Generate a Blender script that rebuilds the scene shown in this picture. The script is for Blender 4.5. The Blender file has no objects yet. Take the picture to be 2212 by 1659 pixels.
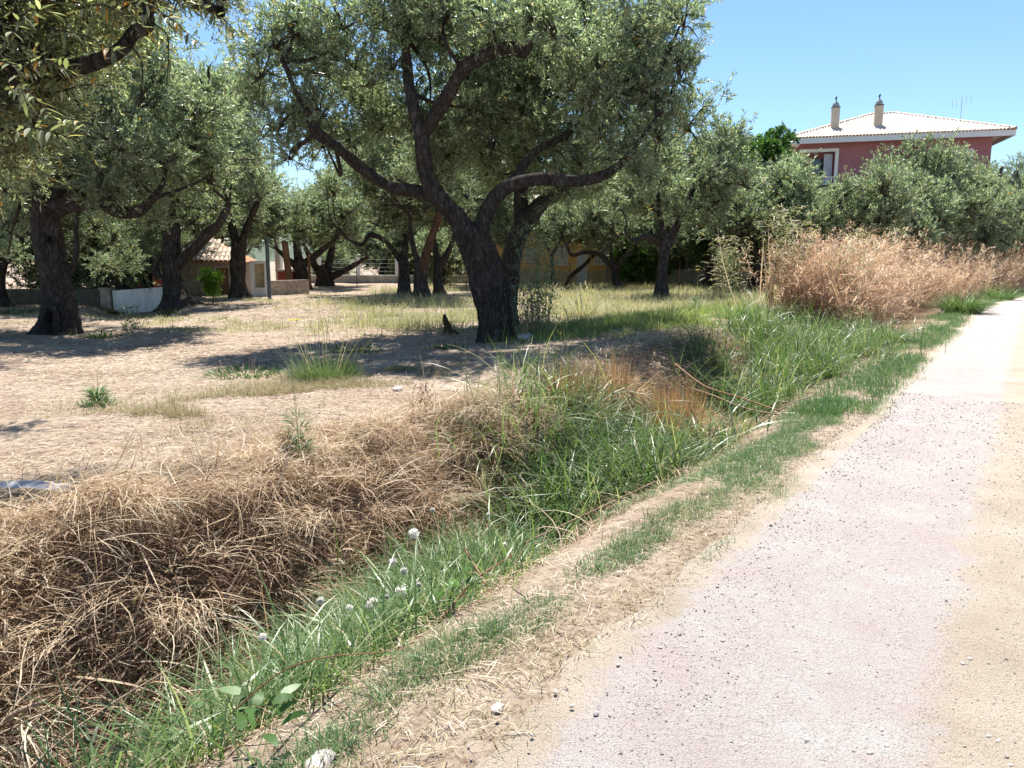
import bpy, math, random
import numpy as np
from mathutils import Vector, Matrix, Euler

R = math.radians
sc = bpy.context.scene
COL = sc.collection

# ------------------------------------------------------------------ camera
F, PITCH, EYE = 769.0, R(9.2), 1.6
cam_d = bpy.data.cameras.new('camera')
cam_d.sensor_width = 36.0
cam_d.lens = 36.0 * F / 1024.0
cam_d.clip_start = 0.05
cam_d.clip_end = 6000
cam = bpy.data.objects.new('camera', cam_d)
COL.objects.link(cam)
cam.location = (0, 0, EYE)
cam.rotation_euler = (R(90) - PITCH, 0, 0)
sc.camera = cam

# ------------------------------------------------------------------ sky, sun, exposure
SUN_EL, SUN_AZ = R(65), R(2)          # azimuth from +Y, positive towards +X
world = bpy.data.worlds.new('World')
sc.world = world
world.use_nodes = True
wn = world.node_tree
wn.nodes.clear()
sky = wn.nodes.new('ShaderNodeTexSky')
sky.sky_type = 'NISHITA'
sky.sun_disc = False
sky.sun_elevation = SUN_EL
sky.sun_rotation = SUN_AZ
sky.altitude = 0
sky.air_density = 1.0
sky.dust_density = 0.1
sky.ozone_density = 2.0
bg = wn.nodes.new('ShaderNodeBackground')
bg.inputs['Strength'].default_value = 0.11
tint = wn.nodes.new('ShaderNodeMix'); tint.data_type = 'RGBA'; tint.blend_type = 'MULTIPLY'
tint.inputs[0].default_value = 1.0; tint.inputs[7].default_value = (0.60, 0.69, 0.745, 1)
wo = wn.nodes.new('ShaderNodeOutputWorld')
wn.links.new(sky.outputs[0], tint.inputs[6])
wn.links.new(tint.outputs[2], bg.inputs[0])
wn.links.new(bg.outputs[0], wo.inputs[0])

sun_d = bpy.data.lights.new('sun', 'SUN')
sun_d.energy = 5.0
sun_d.angle = R(0.53)
sun_d.color = (1.0, 0.955, 0.875)
sun = bpy.data.objects.new('sun', sun_d)
COL.objects.link(sun)
to_sun = Vector((math.sin(SUN_AZ) * math.cos(SUN_EL), math.cos(SUN_AZ) * math.cos(SUN_EL), math.sin(SUN_EL)))
sun.rotation_euler = to_sun.to_track_quat('Z', 'Y').to_euler()
sun.location = to_sun * 60

vs = sc.view_settings
vs.view_transform = 'Standard'
vs.look = 'None'
vs.exposure = 1.12
vs.gamma = 1.0
vs.use_curve_mapping = False

# ------------------------------------------------------------------ helpers: objects
def tag(o, label=None, cat=None, group=None, kind=None):
    if label: o['label'] = label
    if cat: o['category'] = cat
    if group: o['group'] = group
    if kind: o['kind'] = kind
    return o

def empty(name, loc=(0, 0, 0), rz=0.0):
    o = bpy.data.objects.new(name, None)
    COL.objects.link(o)
    o.location = loc
    o.rotation_euler = (0, 0, rz)
    o.empty_display_size = 0.2
    return o

def obj(name, me, mat=None, parent=None, loc=(0, 0, 0), rot=(0, 0, 0), scale=(1, 1, 1)):
    o = bpy.data.objects.new(name, me)
    COL.objects.link(o)
    if mat is not None and not me.materials:
        me.materials.append(mat)
    if parent is not None:
        o.parent = parent
    o.location = loc
    o.rotation_euler = rot
    o.scale = scale
    return o

def np_mesh(name, V, tris=None, quads=None, rnd=None, smooth=False):
    me = bpy.data.meshes.new(name)
    V = np.ascontiguousarray(V, dtype=np.float32)
    parts, starts, pos = [], [], 0
    if quads is not None and len(quads):
        parts.append(np.asarray(quads).ravel()); n = len(quads)
        starts.append(pos + 4 * np.arange(n)); pos += 4 * n
    if tris is not None and len(tris):
        parts.append(np.asarray(tris).ravel()); n = len(tris)
        starts.append(pos + 3 * np.arange(n)); pos += 3 * n
    loops = np.concatenate(parts).astype(np.int32)
    starts = np.concatenate(starts).astype(np.int32)
    me.vertices.add(len(V)); me.vertices.foreach_set('co', V.ravel())
    me.loops.add(len(loops)); me.loops.foreach_set('vertex_index', loops)
    me.polygons.add(len(starts)); me.polygons.foreach_set('loop_start', starts)
    if rnd is not None:
        a = me.attributes.new('rnd', 'FLOAT', 'POINT')
        a.data.foreach_set('value', np.ascontiguousarray(rnd, dtype=np.float32))
    me.update(calc_edges=True)
    if smooth:
        me.polygons.foreach_set('use_smooth', np.ones(len(starts), dtype=bool))
    return me

class MB:
    """collects boxes, tubes, polygons into one mesh"""
    def __init__(s): s.v = []; s.f = []
    def poly(s, pts):
        b = len(s.v); s.v += [tuple(p) for p in pts]; s.f.append(tuple(range(b, b + len(pts)))); return s
    def box(s, x0, x1, y0, y1, z0, z1):
        b = len(s.v)
        s.v += [(x0,y0,z0),(x1,y0,z0),(x1,y1,z0),(x0,y1,z0),(x0,y0,z1),(x1,y0,z1),(x1,y1,z1),(x0,y1,z1)]
        for q in ((3,2,1,0),(4,5,6,7),(0,1,5,4),(1,2,6,5),(2,3,7,6),(3,0,4,7)):
            s.f.append(tuple(b + i for i in q))
        return s
    def add(s, V, Fc):
        b = len(s.v); s.v += [tuple(p) for p in V]; s.f += [tuple(int(b + i) for i in q) for q in Fc]; return s
    def rod(s, p, q, r0, r1=None, n=8):
        r1 = r0 if r1 is None else r1
        V, Q = tube(np.array([p, q], float), np.array([r0, r1], float), n, smooth=1)
        return s.add(V, Q)
    def mesh(s, name, smooth=False):
        me = bpy.data.meshes.new(name); me.from_pydata(s.v, [], s.f); me.update()
        if smooth:
            for p in me.polygons: p.use_smooth = True
        return me
    def build(s, name, mat, parent=None, smooth=False, **k):
        return obj(name, s.mesh(name, smooth), mat, parent, **k)

def catmull(P, n):
    P = np.asarray(P, float)
    if n <= 1 or len(P) < 3:
        return P
    Q = np.vstack([2 * P[0] - P[1], P, 2 * P[-1] - P[-2]])
    out = []
    for i in range(1, len(Q) - 2):
        for t in np.arange(n) / n:
            a, b, c, d = Q[i-1], Q[i], Q[i+1], Q[i+2]
            out.append(0.5 * ((2*b) + (-a + c)*t + (2*a - 5*b + 4*c - d)*t*t + (-a + 3*b - 3*c + d)*t**3))
    out.append(P[-1])
    return np.array(out)

def tube(P, rad, n=8, smooth=5, gnarl=0.0, flutes=0, seed=0, flare=0.0):
    """tapered tube with capped ends; gnarl gives lumps and flutes"""
    rs = np.random.RandomState(seed)
    C = catmull(np.column_stack([P, rad]), smooth)
    P, rad = C[:, :3], C[:, 3]
    m = len(P)
    T = np.gradient(P, axis=0)
    T /= np.linalg.norm(T, axis=1)[:, None] + 1e-9
    ref = np.array([0.3, 1.0, 0.1]); ref /= np.linalg.norm(ref)
    A = np.cross(T, ref); A /= np.linalg.norm(A, axis=1)[:, None] + 1e-9
    B = np.cross(T, A)
    th = np.linspace(0, 2 * np.pi, n, endpoint=False)
    L = np.concatenate([[0], np.cumsum(np.linalg.norm(np.diff(P, axis=0), axis=1))])
    rr = np.ones((m, n)) * rad[:, None]
    if gnarl > 0:
        ph = rs.uniform(0, 6.28, 8)
        mod = np.zeros((m, n))
        for k in range(4):
            fq = rs.randint(2, 4 + 2 * k)
            tw = rs.uniform(-1.6, 1.6)
            mod += np.sin(fq * th[None, :] + tw * L[:, None] + ph[k]) / (1 + 0.5 * k)
        mod += 0.6 * np.sin(L[:, None] * rs.uniform(4, 8) + 2 * th[None, :] + ph[5])
        if flutes:
            tw = rs.uniform(-0.9, 0.9)
            mod += 0.9 * np.abs(np.sin(0.5 * flutes * th[None, :] + tw * L[:, None] + ph[6])) - 0.5
            mod += 0.35 * np.sin(2.3 * flutes * th[None, :] + 2 * tw * L[:, None])
        mod += rs.normal(0, 0.25, (m, n))
        rr = rr * (1 + gnarl * (mod - mod.mean()))
    if flare > 0:
        ph = rs.uniform(0, 6.28)
        fl = np.exp(-L / 0.28)
        rr = rr * (1 + flare * fl[:, None] * (1 + 0.6 * np.sin(5 * th[None, :] + ph) + 0.3 * np.sin(3 * th[None, :])))
    V = P[:, None, :] + rr[..., None] * (np.cos(th)[None, :, None] * A[:, None, :] + np.sin(th)[None, :, None] * B[:, None, :])
    V = V.reshape(-1, 3)
    i = np.arange(m - 1)[:, None] * n; j = np.arange(n)[None, :]; jn = (j + 1) % n
    Q = np.stack([i + j, i + jn, i + n + jn, i + n + j], -1).reshape(-1, 4)
    Q = [tuple(q) for q in Q]
    Q.append(tuple(range(n))[::-1]); Q.append(tuple((m - 1) * n + k for k in range(n)))
    return V, Q

# ------------------------------------------------------------------ helpers: world layout
def at(x, y, Y):
    """point at forward distance Y seen along a sight line (layout measured on a 2212 px wide survey print)"""
    a = (x / 2.1602 - 512) / F; b = (384 - y / 2.1602) / F
    d = (a, math.cos(PITCH) + b * math.sin(PITCH), -math.sin(PITCH) + b * math.cos(PITCH))
    t = Y / d[1]
    return np.array((d[0] * t, Y, EYE + d[2] * t))

DX, DY = 0.557, 0.831                   # road direction
def uv(x, y):
    x = np.asarray(x, float); y = np.asarray(y, float) - 2.3
    v = DX * x + DY * y
    return -DY * x + DX * y + bend(v), v
def bend(v):                            # the road swings right beyond the dead weeds
    return 0.005 * np.clip(np.asarray(v, float) - 24, 0, 90) ** 2
def xy(u, v):
    u = np.asarray(u, float) - bend(v)
    return -DY * u + DX * v, DX * u + DY * v + 2.3

def sstep(a, b, x):
    t = np.clip((x - a) / (b - a), 0, 1); return t * t * (3 - 2 * t)

def wob(x, y, s=1.0, seed=0):
    """cheap smooth noise in about -1..1"""
    rs = np.random.RandomState(seed + 77)
    r = np.zeros_like(np.asarray(x, float) + np.asarray(y, float)); tot = 0
    for k in range(7):
        a = rs.uniform(0, 6.28); fq = s * (0.6 + 0.55 * k) ; p = rs.uniform(0, 6.28, 2); w = 1 / (1 + 0.35 * k)
        r = r + w * np.sin(fq * (x * math.cos(a) + y * math.sin(a)) + p[0] + 0.7 * np.sin(fq * 0.6 * (y * math.cos(a) - x * math.sin(a)) + p[1]))
        tot += w
    return r / tot * 1.6

PU = [-400, -5.6, -5.2, -0.25, 0.05, 0.65, 0.92, 1.45, 2.05, 2.45, 2.95, 3.5, 4.8, 7, 400]
PZ = [0.0, 0.0, -0.035, -0.035, 0.0, -0.03, -0.12, -0.66, -0.86, -0.80, -0.24, -0.07, 0.0, 0.02, 0.02]
PZ2 = [0.0, 0.0, -0.035, -0.035, 0.0, -0.01, -0.05, -0.12, -0.10, 0.02, 0.24, 0.38, 0.40, 0.10, 0.02]
def ground_z(x, y):
    u, v = uv(x, y)
    z1 = np.interp(u + 0.12 * wob(x, y, 1.1, 3) * (u > 0.5), PU, PZ)
    z2 = np.interp(u, PU, PZ2)
    w = sstep(6.0, 7.4, v + .25 * wob(x, y, 2, 7)) * (.45 + .55 * sstep(8, 13, v))
    z = z1 * (1 - w) + z2 * w
    z = z - 0.5 * np.exp(-(((np.asarray(x) + 0.487 * np.asarray(y)) / 1.2) ** 4 + ((np.asarray(y) - 24.3) / 3.2) ** 4)) + 0.14 * np.exp(-(((np.asarray(x) + 11.3) / 0.7) ** 2 + ((np.asarray(y) - 25.4) / 0.7) ** 2))
    far = sstep(0.6, 2.0, u)
    z = z + far * (0.03 * wob(x, y, 0.9, 1) + 0.018 * wob(x, y, 2.7, 2))
    return z

# ------------------------------------------------------------------ materials
def new_mat(name):
    m = bpy.data.materials.new(name); m.use_nodes = True
    nt = m.node_tree; nt.nodes.clear()
    out = nt.nodes.new('ShaderNodeOutputMaterial')
    return m, nt, out

def N(nt, t, **k):
    n = nt.nodes.new(t)
    for a, b in k.items():
        if a in n.inputs.keys(): n.inputs[a].default_value = b
        else: setattr(n, a, b)
    return n

def ramp(nt, stops, interp='LINEAR'):
    r = nt.nodes.new('ShaderNodeValToRGB'); e = r.color_ramp; e.interpolation = interp
    while len(e.elements) < len(stops): e.elements.new(0.5)
    for el, (p, c) in zip(e.elements, stops):
        el.position = p; el.color = (*c, 1)
    return r

def leaf_mat(name, stops, trans=0.35, rough=0.5, tint=(1.15, 1.2, 0.7), interp='LINEAR', spec=0.35):
    m, nt, out = new_mat(name)
    at_ = N(nt, 'ShaderNodeAttribute', attribute_name='rnd')
    oi = N(nt, 'ShaderNodeObjectInfo')
    r = ramp(nt, stops, interp)
    nt.links.new(at_.outputs['Fac'], r.inputs[0])
    hs = N(nt, 'ShaderNodeHueSaturation')
    mr = N(nt, 'ShaderNodeMapRange'); mr.inputs[3].default_value = 0.82; mr.inputs[4].default_value = 1.2
    nt.links.new(oi.outputs['Random'], mr.inputs[0]); nt.links.new(mr.outputs[0], hs.inputs['Value'])
    nt.links.new(r.outputs[0], hs.inputs['Color'])
    p = N(nt, 'ShaderNodeBsdfPrincipled'); p.inputs['Roughness'].default_value = rough
    p.inputs['Specular IOR Level'].default_value = spec
    nt.links.new(hs.outputs[0], p.inputs['Base Color'])
    if trans > 0:
        t = N(nt, 'ShaderNodeBsdfTranslucent')
        mx = N(nt, 'ShaderNodeMix', data_type='RGBA', blend_type='MULTIPLY'); mx.inputs[0].default_value = 1
        nt.links.new(hs.outputs[0], mx.inputs[6]); mx.inputs[7].default_value = (*tint, 1)
        nt.links.new(mx.outputs[2], t.inputs[0])
        ms = N(nt, 'ShaderNodeMixShader'); ms.inputs[0].default_value = trans
        nt.links.new(p.outputs[0], ms.inputs[1]); nt.links.new(t.outputs[0], ms.inputs[2])
        nt.links.new(ms.outputs[0], out.inputs[0])
    else:
        nt.links.new(p.outputs[0], out.inputs[0])
    return m

def surf_mat(name, c1, c2, scale=4.0, rough=0.9, bump=0.3, bscale=30.0, detail=6, c3=None, vstreak=False, bdist=0.02, spec=0.2):
    """two or three tone mottled surface in object coordinates"""
    m, nt, out = new_mat(name)
    tc = N(nt, 'ShaderNodeTexCoord')
    mp = N(nt, 'ShaderNodeMapping')
    if vstreak: mp.inputs['Scale'].default_value = (1, 1, 0.12)
    nt.links.new(tc.outputs['Object'], mp.inputs[0])
    n1 = N(nt, 'ShaderNodeTexNoise', Scale=scale, Detail=detail, Roughness=0.65)
    nt.links.new(mp.outputs[0], n1.inputs['Vector'])
    st = [(0.32, c1), (0.68, c2)] if c3 is None else [(0.28, c1), (0.52, c2), (0.74, c3)]
    r = ramp(nt, st)
    nt.links.new(n1.outputs[0], r.inputs[0])
    n2 = N(nt, 'ShaderNodeTexNoise', Scale=bscale, Detail=5, Roughness=0.6)
    nt.links.new(tc.outputs['Object'], n2.inputs['Vector'])
    b = N(nt, 'ShaderNodeBump', Strength=bump, Distance=bdist)
    nt.links.new(n2.outputs[0], b.inputs['Height'])
    p = N(nt, 'ShaderNodeBsdfPrincipled', Roughness=rough); p.inputs['Specular IOR Level'].default_value = spec
    nt.links.new(r.outputs[0], p.inputs['Base Color']); nt.links.new(b.outputs[0], p.inputs['Normal'])
    nt.links.new(p.outputs[0], out.inputs[0])
    return m

M = {}
def bark_mat(name, a, b_, c):
    m, nt, out = new_mat(name)
    tc = N(nt, 'ShaderNodeTexCoord'); mp = N(nt, 'ShaderNodeMapping'); mp.inputs['Scale'].default_value = (1, 1, 0.33)
    nt.links.new(tc.outputs['Object'], mp.inputs[0])
    v = N(nt, 'ShaderNodeTexVoronoi', Scale=15.0); v.feature = 'DISTANCE_TO_EDGE'
    n0 = N(nt, 'ShaderNodeTexNoise', Scale=9.0, Detail=8, Roughness=0.75)
    nt.links.new(mp.outputs[0], n0.inputs['Vector'])
    add = N(nt, 'ShaderNodeMix', data_type='RGBA', blend_type='LINEAR_LIGHT'); add.inputs[0].default_value = 0.12
    nt.links.new(mp.outputs[0], add.inputs[6]); nt.links.new(n0.outputs['Color'], add.inputs[7])
    nt.links.new(add.outputs[2], v.inputs['Vector'])
    r = ramp(nt, [(0.28, a), (0.5, b_), (0.72, c)])
    nt.links.new(n0.outputs[0], r.inputs[0])
    r2 = ramp(nt, [(0.0, (0.3, 0.28, 0.27)), (0.2, (1, 1, 1))])
    nt.links.new(v.outputs['Distance'], r2.inputs[0])
    mx = N(nt, 'ShaderNodeMix', data_type='RGBA', blend_type='MULTIPLY'); mx.inputs[0].default_value = 1
    nt.links.new(r.outputs[0], mx.inputs[6]); nt.links.new(r2.outputs[0], mx.inputs[7])
    bp = N(nt, 'ShaderNodeBump', Strength=1.0, Distance=0.06)
    mth = N(nt, 'ShaderNodeMath', operation='ADD')
    nt.links.new(v.outputs['Distance'], mth.inputs[0]); nt.links.new(n0.outputs[0], mth.inputs[1])
    nt.links.new(mth.outputs[0], bp.inputs['Height'])
    p = N(nt, 'ShaderNodeBsdfPrincipled', Roughness=0.95); p.inputs['Specular IOR Level'].default_value = 0.1
    nt.links.new(mx.outputs[2], p.inputs['Base Color']); nt.links.new(bp.outputs[0], p.inputs['Normal'])
    nt.links.new(p.outputs[0], out.inputs[0])
    return m

M['bark'] = bark_mat('olive_bark', (0.055, 0.045, 0.04), (0.11, 0.094, 0.085), (0.24, 0.21, 0.19))
M['bark_red'] = bark_mat('weathered_bark', (0.10, 0.06, 0.04), (0.20, 0.12, 0.08), (0.30, 0.20, 0.14))
M['olive'] = leaf_mat('olive_leaf', [(0.0, (0.07, 0.055, 0.04)), (0.02, (0.10, 0.135, 0.085)), (0.35, (0.175, 0.22, 0.145)),
    (0.62, (0.28, 0.325, 0.23)), (0.80, (0.34, 0.375, 0.265)), (0.93, (0.44, 0.465, 0.37)), (0.975, (0.56, 0.575, 0.49)), (0.988, (0.42, 0.22, 0.03)), (1.0, (0.45, 0.28, 0.05))],
    trans=0.5, rough=0.36, spec=0.7, tint=(1.2, 1.38, 0.85))
M['olive_warm'] = leaf_mat('warm_olive_leaf', [(0.0, (0.09, 0.06, 0.04)), (0.02, (0.09, 0.11, 0.055)), (0.4, (0.165, 0.195, 0.10)), (0.7, (0.27, 0.295, 0.165)), (0.9, (0.42, 0.425, 0.29)), (0.965, (0.50, 0.49, 0.36)), (0.975, (0.48, 0.30, 0.08)), (1.0, (0.46, 0.22, 0.04))],
    trans=0.5, rough=0.36, spec=0.6, tint=(1.2, 1.25, 0.75))
M['broadleaf'] = leaf_mat('broad_leaf', [(0, (0.04, 0.09, 0.025)), (0.5, (0.075, 0.16, 0.04)), (1, (0.14, 0.25, 0.07))], trans=0.4, rough=0.4)
M['limeleaf'] = leaf_mat('lime_leaf', [(0, (0.07, 0.16, 0.02)), (0.5, (0.13, 0.26, 0.03)), (1, (0.24, 0.36, 0.06))], trans=0.5, rough=0.4)
M['cypress'] = leaf_mat('cypress_leaf', [(0, (0.012, 0.03, 0.012)), (1, (0.035, 0.07, 0.025))], trans=0.15)
M['straw'] = leaf_mat('dry_straw', [(0, (0.13, 0.07, 0.042)), (0.2, (0.28, 0.165, 0.095)), (0.45, (0.47, 0.335, 0.215)), (0.75, (0.63, 0.50, 0.345)), (1, (0.76, 0.67, 0.52))], trans=0.32, rough=0.6, tint=(1.05, 0.95, 0.75))
M['litter'] = leaf_mat('straw_litter', [(0, (0.13, 0.085, 0.06)), (0.25, (0.27, 0.19, 0.13)), (0.55, (0.50, 0.40, 0.29)), (1, (0.72, 0.63, 0.50))], trans=0.12, rough=0.7, tint=(1, 1, 1))
M['green'] = leaf_mat('ditch_grass_blade', [(0, (0.06, 0.12, 0.035)), (0.45, (0.11, 0.19, 0.06)), (0.78, (0.18, 0.26, 0.11)), (0.92, (0.30, 0.36, 0.19)), (1.0, (0.55, 0.46, 0.26))], trans=0.45, rough=0.38, spec=0.5)
M['verge'] = leaf_mat('verge_grass_blade', [(0, (0.06, 0.12, 0.045)), (0.5, (0.10, 0.18, 0.075)), (0.85, (0.17, 0.25, 0.11)), (1, (0.42, 0.38, 0.2))], trans=0.35, rough=0.45)
M['verge_dry'] = leaf_mat('dry_verge_blade', [(0, (0.20, 0.19, 0.09)), (0.4, (0.36, 0.31, 0.17)), (1, (0.62, 0.52, 0.34))], trans=0.25, rough=0.6, tint=(1, 1, 0.8))
M['herb'] = leaf_mat('pale_herb', [(0, (0.14, 0.155, 0.08)), (0.4, (0.26, 0.265, 0.145)), (0.75, (0.42, 0.385, 0.25)), (1, (0.58, 0.49, 0.36))], trans=0.35, rough=0.6)
M['lawn'] = leaf_mat('field_grass_blade', [(0, (0.11, 0.165, 0.05)), (0.45, (0.20, 0.26, 0.085)), (0.8, (0.31, 0.34, 0.14)), (1, (0.52, 0.46, 0.25))], trans=0.42, rough=0.5)
M['redweed'] = leaf_mat('dead_weed', [(0, (0.20, 0.11, 0.075)), (0.3, (0.36, 0.225, 0.15)), (0.65, (0.54, 0.39, 0.26)), (0.9, (0.68, 0.54, 0.37)), (1, (0.66, 0.56, 0.40))], trans=0.25, rough=0.7, tint=(1.05, 0.95, 0.85))
M['golden'] = leaf_mat('golden_stalk', [(0, (0.26, 0.14, 0.07)), (0.5, (0.46, 0.29, 0.14)), (1, (0.66, 0.50, 0.28))], trans=0.25, rough=0.55, tint=(1.1, 0.9, 0.7))
M['fennel'] = leaf_mat('fennel_frond', [(0, (0.06, 0.13, 0.045)), (0.6, (0.12, 0.22, 0.08)), (1, (0.28, 0.28, 0.12))], trans=0.35)
M['fluff'] = leaf_mat('thistle_down', [(0, (0.72, 0.70, 0.65)), (1, (0.86, 0.84, 0.80))], trans=0.55, rough=0.8, tint=(1, 1, 1))
M['yellow'] = leaf_mat('yellow_flower', [(0, (0.6, 0.5, 0.04)), (1, (0.75, 0.65, 0.08))], trans=0.3)

# the road gravel: pale limestone with pinkish and grey patches, tan dirt between the wheel tracks
def road_mat():
    m, nt, out = new_mat('gravel_road')
    tc = N(nt, 'ShaderNodeTexCoord')
    big = N(nt, 'ShaderNodeTexNoise', Scale=1.3, Detail=12, Roughness=0.82); nt.links.new(tc.outputs['Object'], big.inputs['Vector'])
    r = ramp(nt, [(0.34, (0.485, 0.405, 0.38)), (0.5, (0.515, 0.45, 0.425)), (0.62, (0.535, 0.515, 0.485))]); nt.links.new(big.outputs[0], r.inputs[0])
    a = N(nt, 'ShaderNodeAttribute', attribute_name='rnd')
    n3 = N(nt, 'ShaderNodeTexNoise', Scale=3.0, Detail=12, Roughness=0.85); nt.links.new(tc.outputs['Object'], n3.inputs['Vector'])
    ad = N(nt, 'ShaderNodeMath', operation='MULTIPLY_ADD'); nt.links.new(n3.outputs[0], ad.inputs[0]); ad.inputs[1].default_value = 1.0; nt.links.new(a.outputs['Fac'], ad.inputs[2])
    r3 = ramp(nt, [(0.72, (0, 0, 0)), (0.86, (1, 1, 1))]); nt.links.new(ad.outputs[0], r3.inputs[0])
    mx = N(nt, 'ShaderNodeMix', data_type='RGBA'); nt.links.new(r3.outputs[0], mx.inputs[0]); nt.links.new(r.outputs[0], mx.inputs[6])
    tan = N(nt, 'ShaderNodeTexNoise', Scale=2.2, Detail=6); nt.links.new(tc.outputs['Object'], tan.inputs['Vector'])
    rt = ramp(nt, [(0.33, (0.46, 0.385, 0.30)), (0.65, (0.56, 0.48, 0.39))]); nt.links.new(tan.outputs[0], rt.inputs[0])
    nt.links.new(rt.outputs[0], mx.inputs[7])
    vo = N(nt, 'ShaderNodeTexNoise', Scale=150.0, Detail=4, Roughness=0.75); nt.links.new(tc.outputs['Object'], vo.inputs['Vector'])
    vc = N(nt, 'ShaderNodeTexNoise', Scale=38.0, Detail=5, Roughness=0.7); nt.links.new(tc.outputs['Object'], vc.inputs['Vector'])
    rs_ = ramp(nt, [(0.38, (0.45, 0.43, 0.42)), (0.47, (0.92, 0.92, 0.92)), (0.7, (1.06, 1.05, 1.04))]); nt.links.new(vo.outputs[0], rs_.inputs[0])  # dark specks: tiny shadows between grains put into the colour
    mm = N(nt, 'ShaderNodeMix', data_type='RGBA', blend_type='MULTIPLY'); mm.inputs[0].default_value = 1
    nt.links.new(mx.outputs[2], mm.inputs[6]); nt.links.new(rs_.outputs[0], mm.inputs[7])
    s = N(nt, 'ShaderNodeMath', operation='ADD'); nt.links.new(vo.outputs[0], s.inputs[0]); nt.links.new(vc.outputs[0], s.inputs[1])
    b = N(nt, 'ShaderNodeBump', Strength=0.8, Distance=0.022); nt.links.new(s.outputs[0], b.inputs['Height'])
    p = N(nt, 'ShaderNodeBsdfPrincipled', Roughness=0.95); p.inputs['Specular IOR Level'].default_value = 0.1
    nt.links.new(mm.outputs[2], p.inputs['Base Color']); nt.links.new(b.outputs[0], p.inputs['Normal']); nt.links.new(p.outputs[0], out.inputs[0])
    return m

def soil_mat():
    m, nt, out = new_mat('grove_soil')
    tc = N(nt, 'ShaderNodeTexCoord')
    n1 = N(nt, 'ShaderNodeTexNoise', Scale=0.7, Detail=8, Roughness=0.7); nt.links.new(tc.outputs['Object'], n1.inputs['Vector'])
    r1 = ramp(nt, [(0.3, (0.27, 0.20, 0.15)), (0.5, (0.36, 0.29, 0.23)), (0.7, (0.45, 0.385, 0.315))]); nt.links.new(n1.outputs[0], r1.inputs[0])
    n2 = N(nt, 'ShaderNodeTexNoise', Scale=14.0, Detail=8, Roughness=0.8); nt.links.new(tc.outputs['Object'], n2.inputs['Vector'])
    r2 = ramp(nt, [(0.36, (0.42, 0.34, 0.29)), (0.47, (0.85, 0.82, 0.79)), (0.56, (1.02, 1.0, 0.98)), (0.7, (1.2, 1.19, 1.16))]); nt.links.new(n2.outputs[0], r2.inputs[0])
    mm = N(nt, 'ShaderNodeMix', data_type='RGBA', blend_type='MULTIPLY'); mm.inputs[0].default_value = 1
    nt.links.new(r1.outputs[0], mm.inputs[6]); nt.links.new(r2.outputs[0], mm.inputs[7])
    a = N(nt, 'ShaderNodeAttribute', attribute_name='rnd')           # earth of the ditch: darker brown
    md = N(nt, 'ShaderNodeMix', data_type='RGBA'); nt.links.new(a.outputs['Fac'], md.inputs[0])
    nt.links.new(mm.outputs[2], md.inputs[6]); md.inputs[7].default_value = (0.20, 0.135, 0.085, 1)
    b = N(nt, 'ShaderNodeBump', Strength=0.8, Distance=0.03); nt.links.new(n2.outputs[0], b.inputs['Height'])
    p = N(nt, 'ShaderNodeBsdfPrincipled', Roughness=0.95); p.inputs['Specular IOR Level'].default_value = 0.1
    nt.links.new(md.outputs[2], p.inputs['Base Color']); nt.links.new(b.outputs[0], p.inputs['Normal']); nt.links.new(p.outputs[0], out.inputs[0])
    return m

M['road'] = road_mat(); M['soil'] = soil_mat()
M['stone'] = surf_mat('road_stone', (0.36, 0.31, 0.29), (0.58, 0.52, 0.49), 18, bump=0.4, bscale=60)
M['pebble'] = leaf_mat('gravel_pebble', [(0, (0.18, 0.15, 0.145)), (0.2, (0.30, 0.26, 0.25)), (0.6, (0.39, 0.34, 0.33)), (1, (0.46, 0.43, 0.415))], trans=0, rough=0.9, spec=0.1)
M['pink'] = surf_mat('pink_render', (0.34, 0.145, 0.16), (0.40, 0.18, 0.19), 1.5, bump=0.15)
M['redwall'] = surf_mat('red_render', (0.36, 0.07, 0.06), (0.50, 0.13, 0.10), 3, bump=0.3)
M['yellowwall'] = surf_mat('ochre_render', (0.62, 0.38, 0.14), (0.72, 0.48, 0.21), 1.4, bump=0.2)
M['plinth'] = surf_mat('stained_plinth', (0.40, 0.29, 0.17), (0.58, 0.47, 0.32), 2.2, bump=0.3)
M['whitepaint'] = surf_mat('white_paint', (0.72, 0.72, 0.72), (0.80, 0.80, 0.79), 2, bump=0.08, rough=0.6)
M['whitewall'] = surf_mat('streaked_white_wall', (0.55, 0.53, 0.50), (0.80, 0.80, 0.79), 6, c3=(0.86, 0.86, 0.86), vstreak=True, bump=0.2)
M['stonewall'] = surf_mat('weathered_stone_wall', (0.17, 0.13, 0.10), (0.38, 0.32, 0.26), 5, c3=(0.55, 0.49, 0.42), bump=0.8, bscale=14, bdist=0.05)
M['concrete'] = surf_mat('grey_concrete', (0.26, 0.24, 0.22), (0.42, 0.39, 0.36), 3, bump=0.4, c3=(0.5, 0.47, 0.43))
M['tile_pale'] = surf_mat('pale_roof_tile', (0.62, 0.52, 0.43), (0.74, 0.67, 0.60), 3.0, bump=0.2, bscale=40)
M['tile_old'] = surf_mat('old_roof_tile', (0.34, 0.21, 0.15), (0.58, 0.47, 0.38), 5, c3=(0.68, 0.60, 0.5), bump=0.4)
M['terracotta'] = surf_mat('terracotta_edge', (0.36, 0.15, 0.08), (0.48, 0.24, 0.14), 6, bump=0.3)
M['chimney'] = surf_mat('beige_render', (0.52, 0.43, 0.33), (0.62, 0.53, 0.42), 2.5, bump=0.2)
M['darkmetal'] = surf_mat('dark_metal', (0.03, 0.03, 0.035), (0.07, 0.07, 0.075), 8, rough=0.5, bump=0.1, spec=0.5)
M['greymetal'] = surf_mat('grey_metal', (0.25, 0.26, 0.28), (0.38, 0.39, 0.41), 8, rough=0.45, bump=0.1, spec=0.5)
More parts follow.
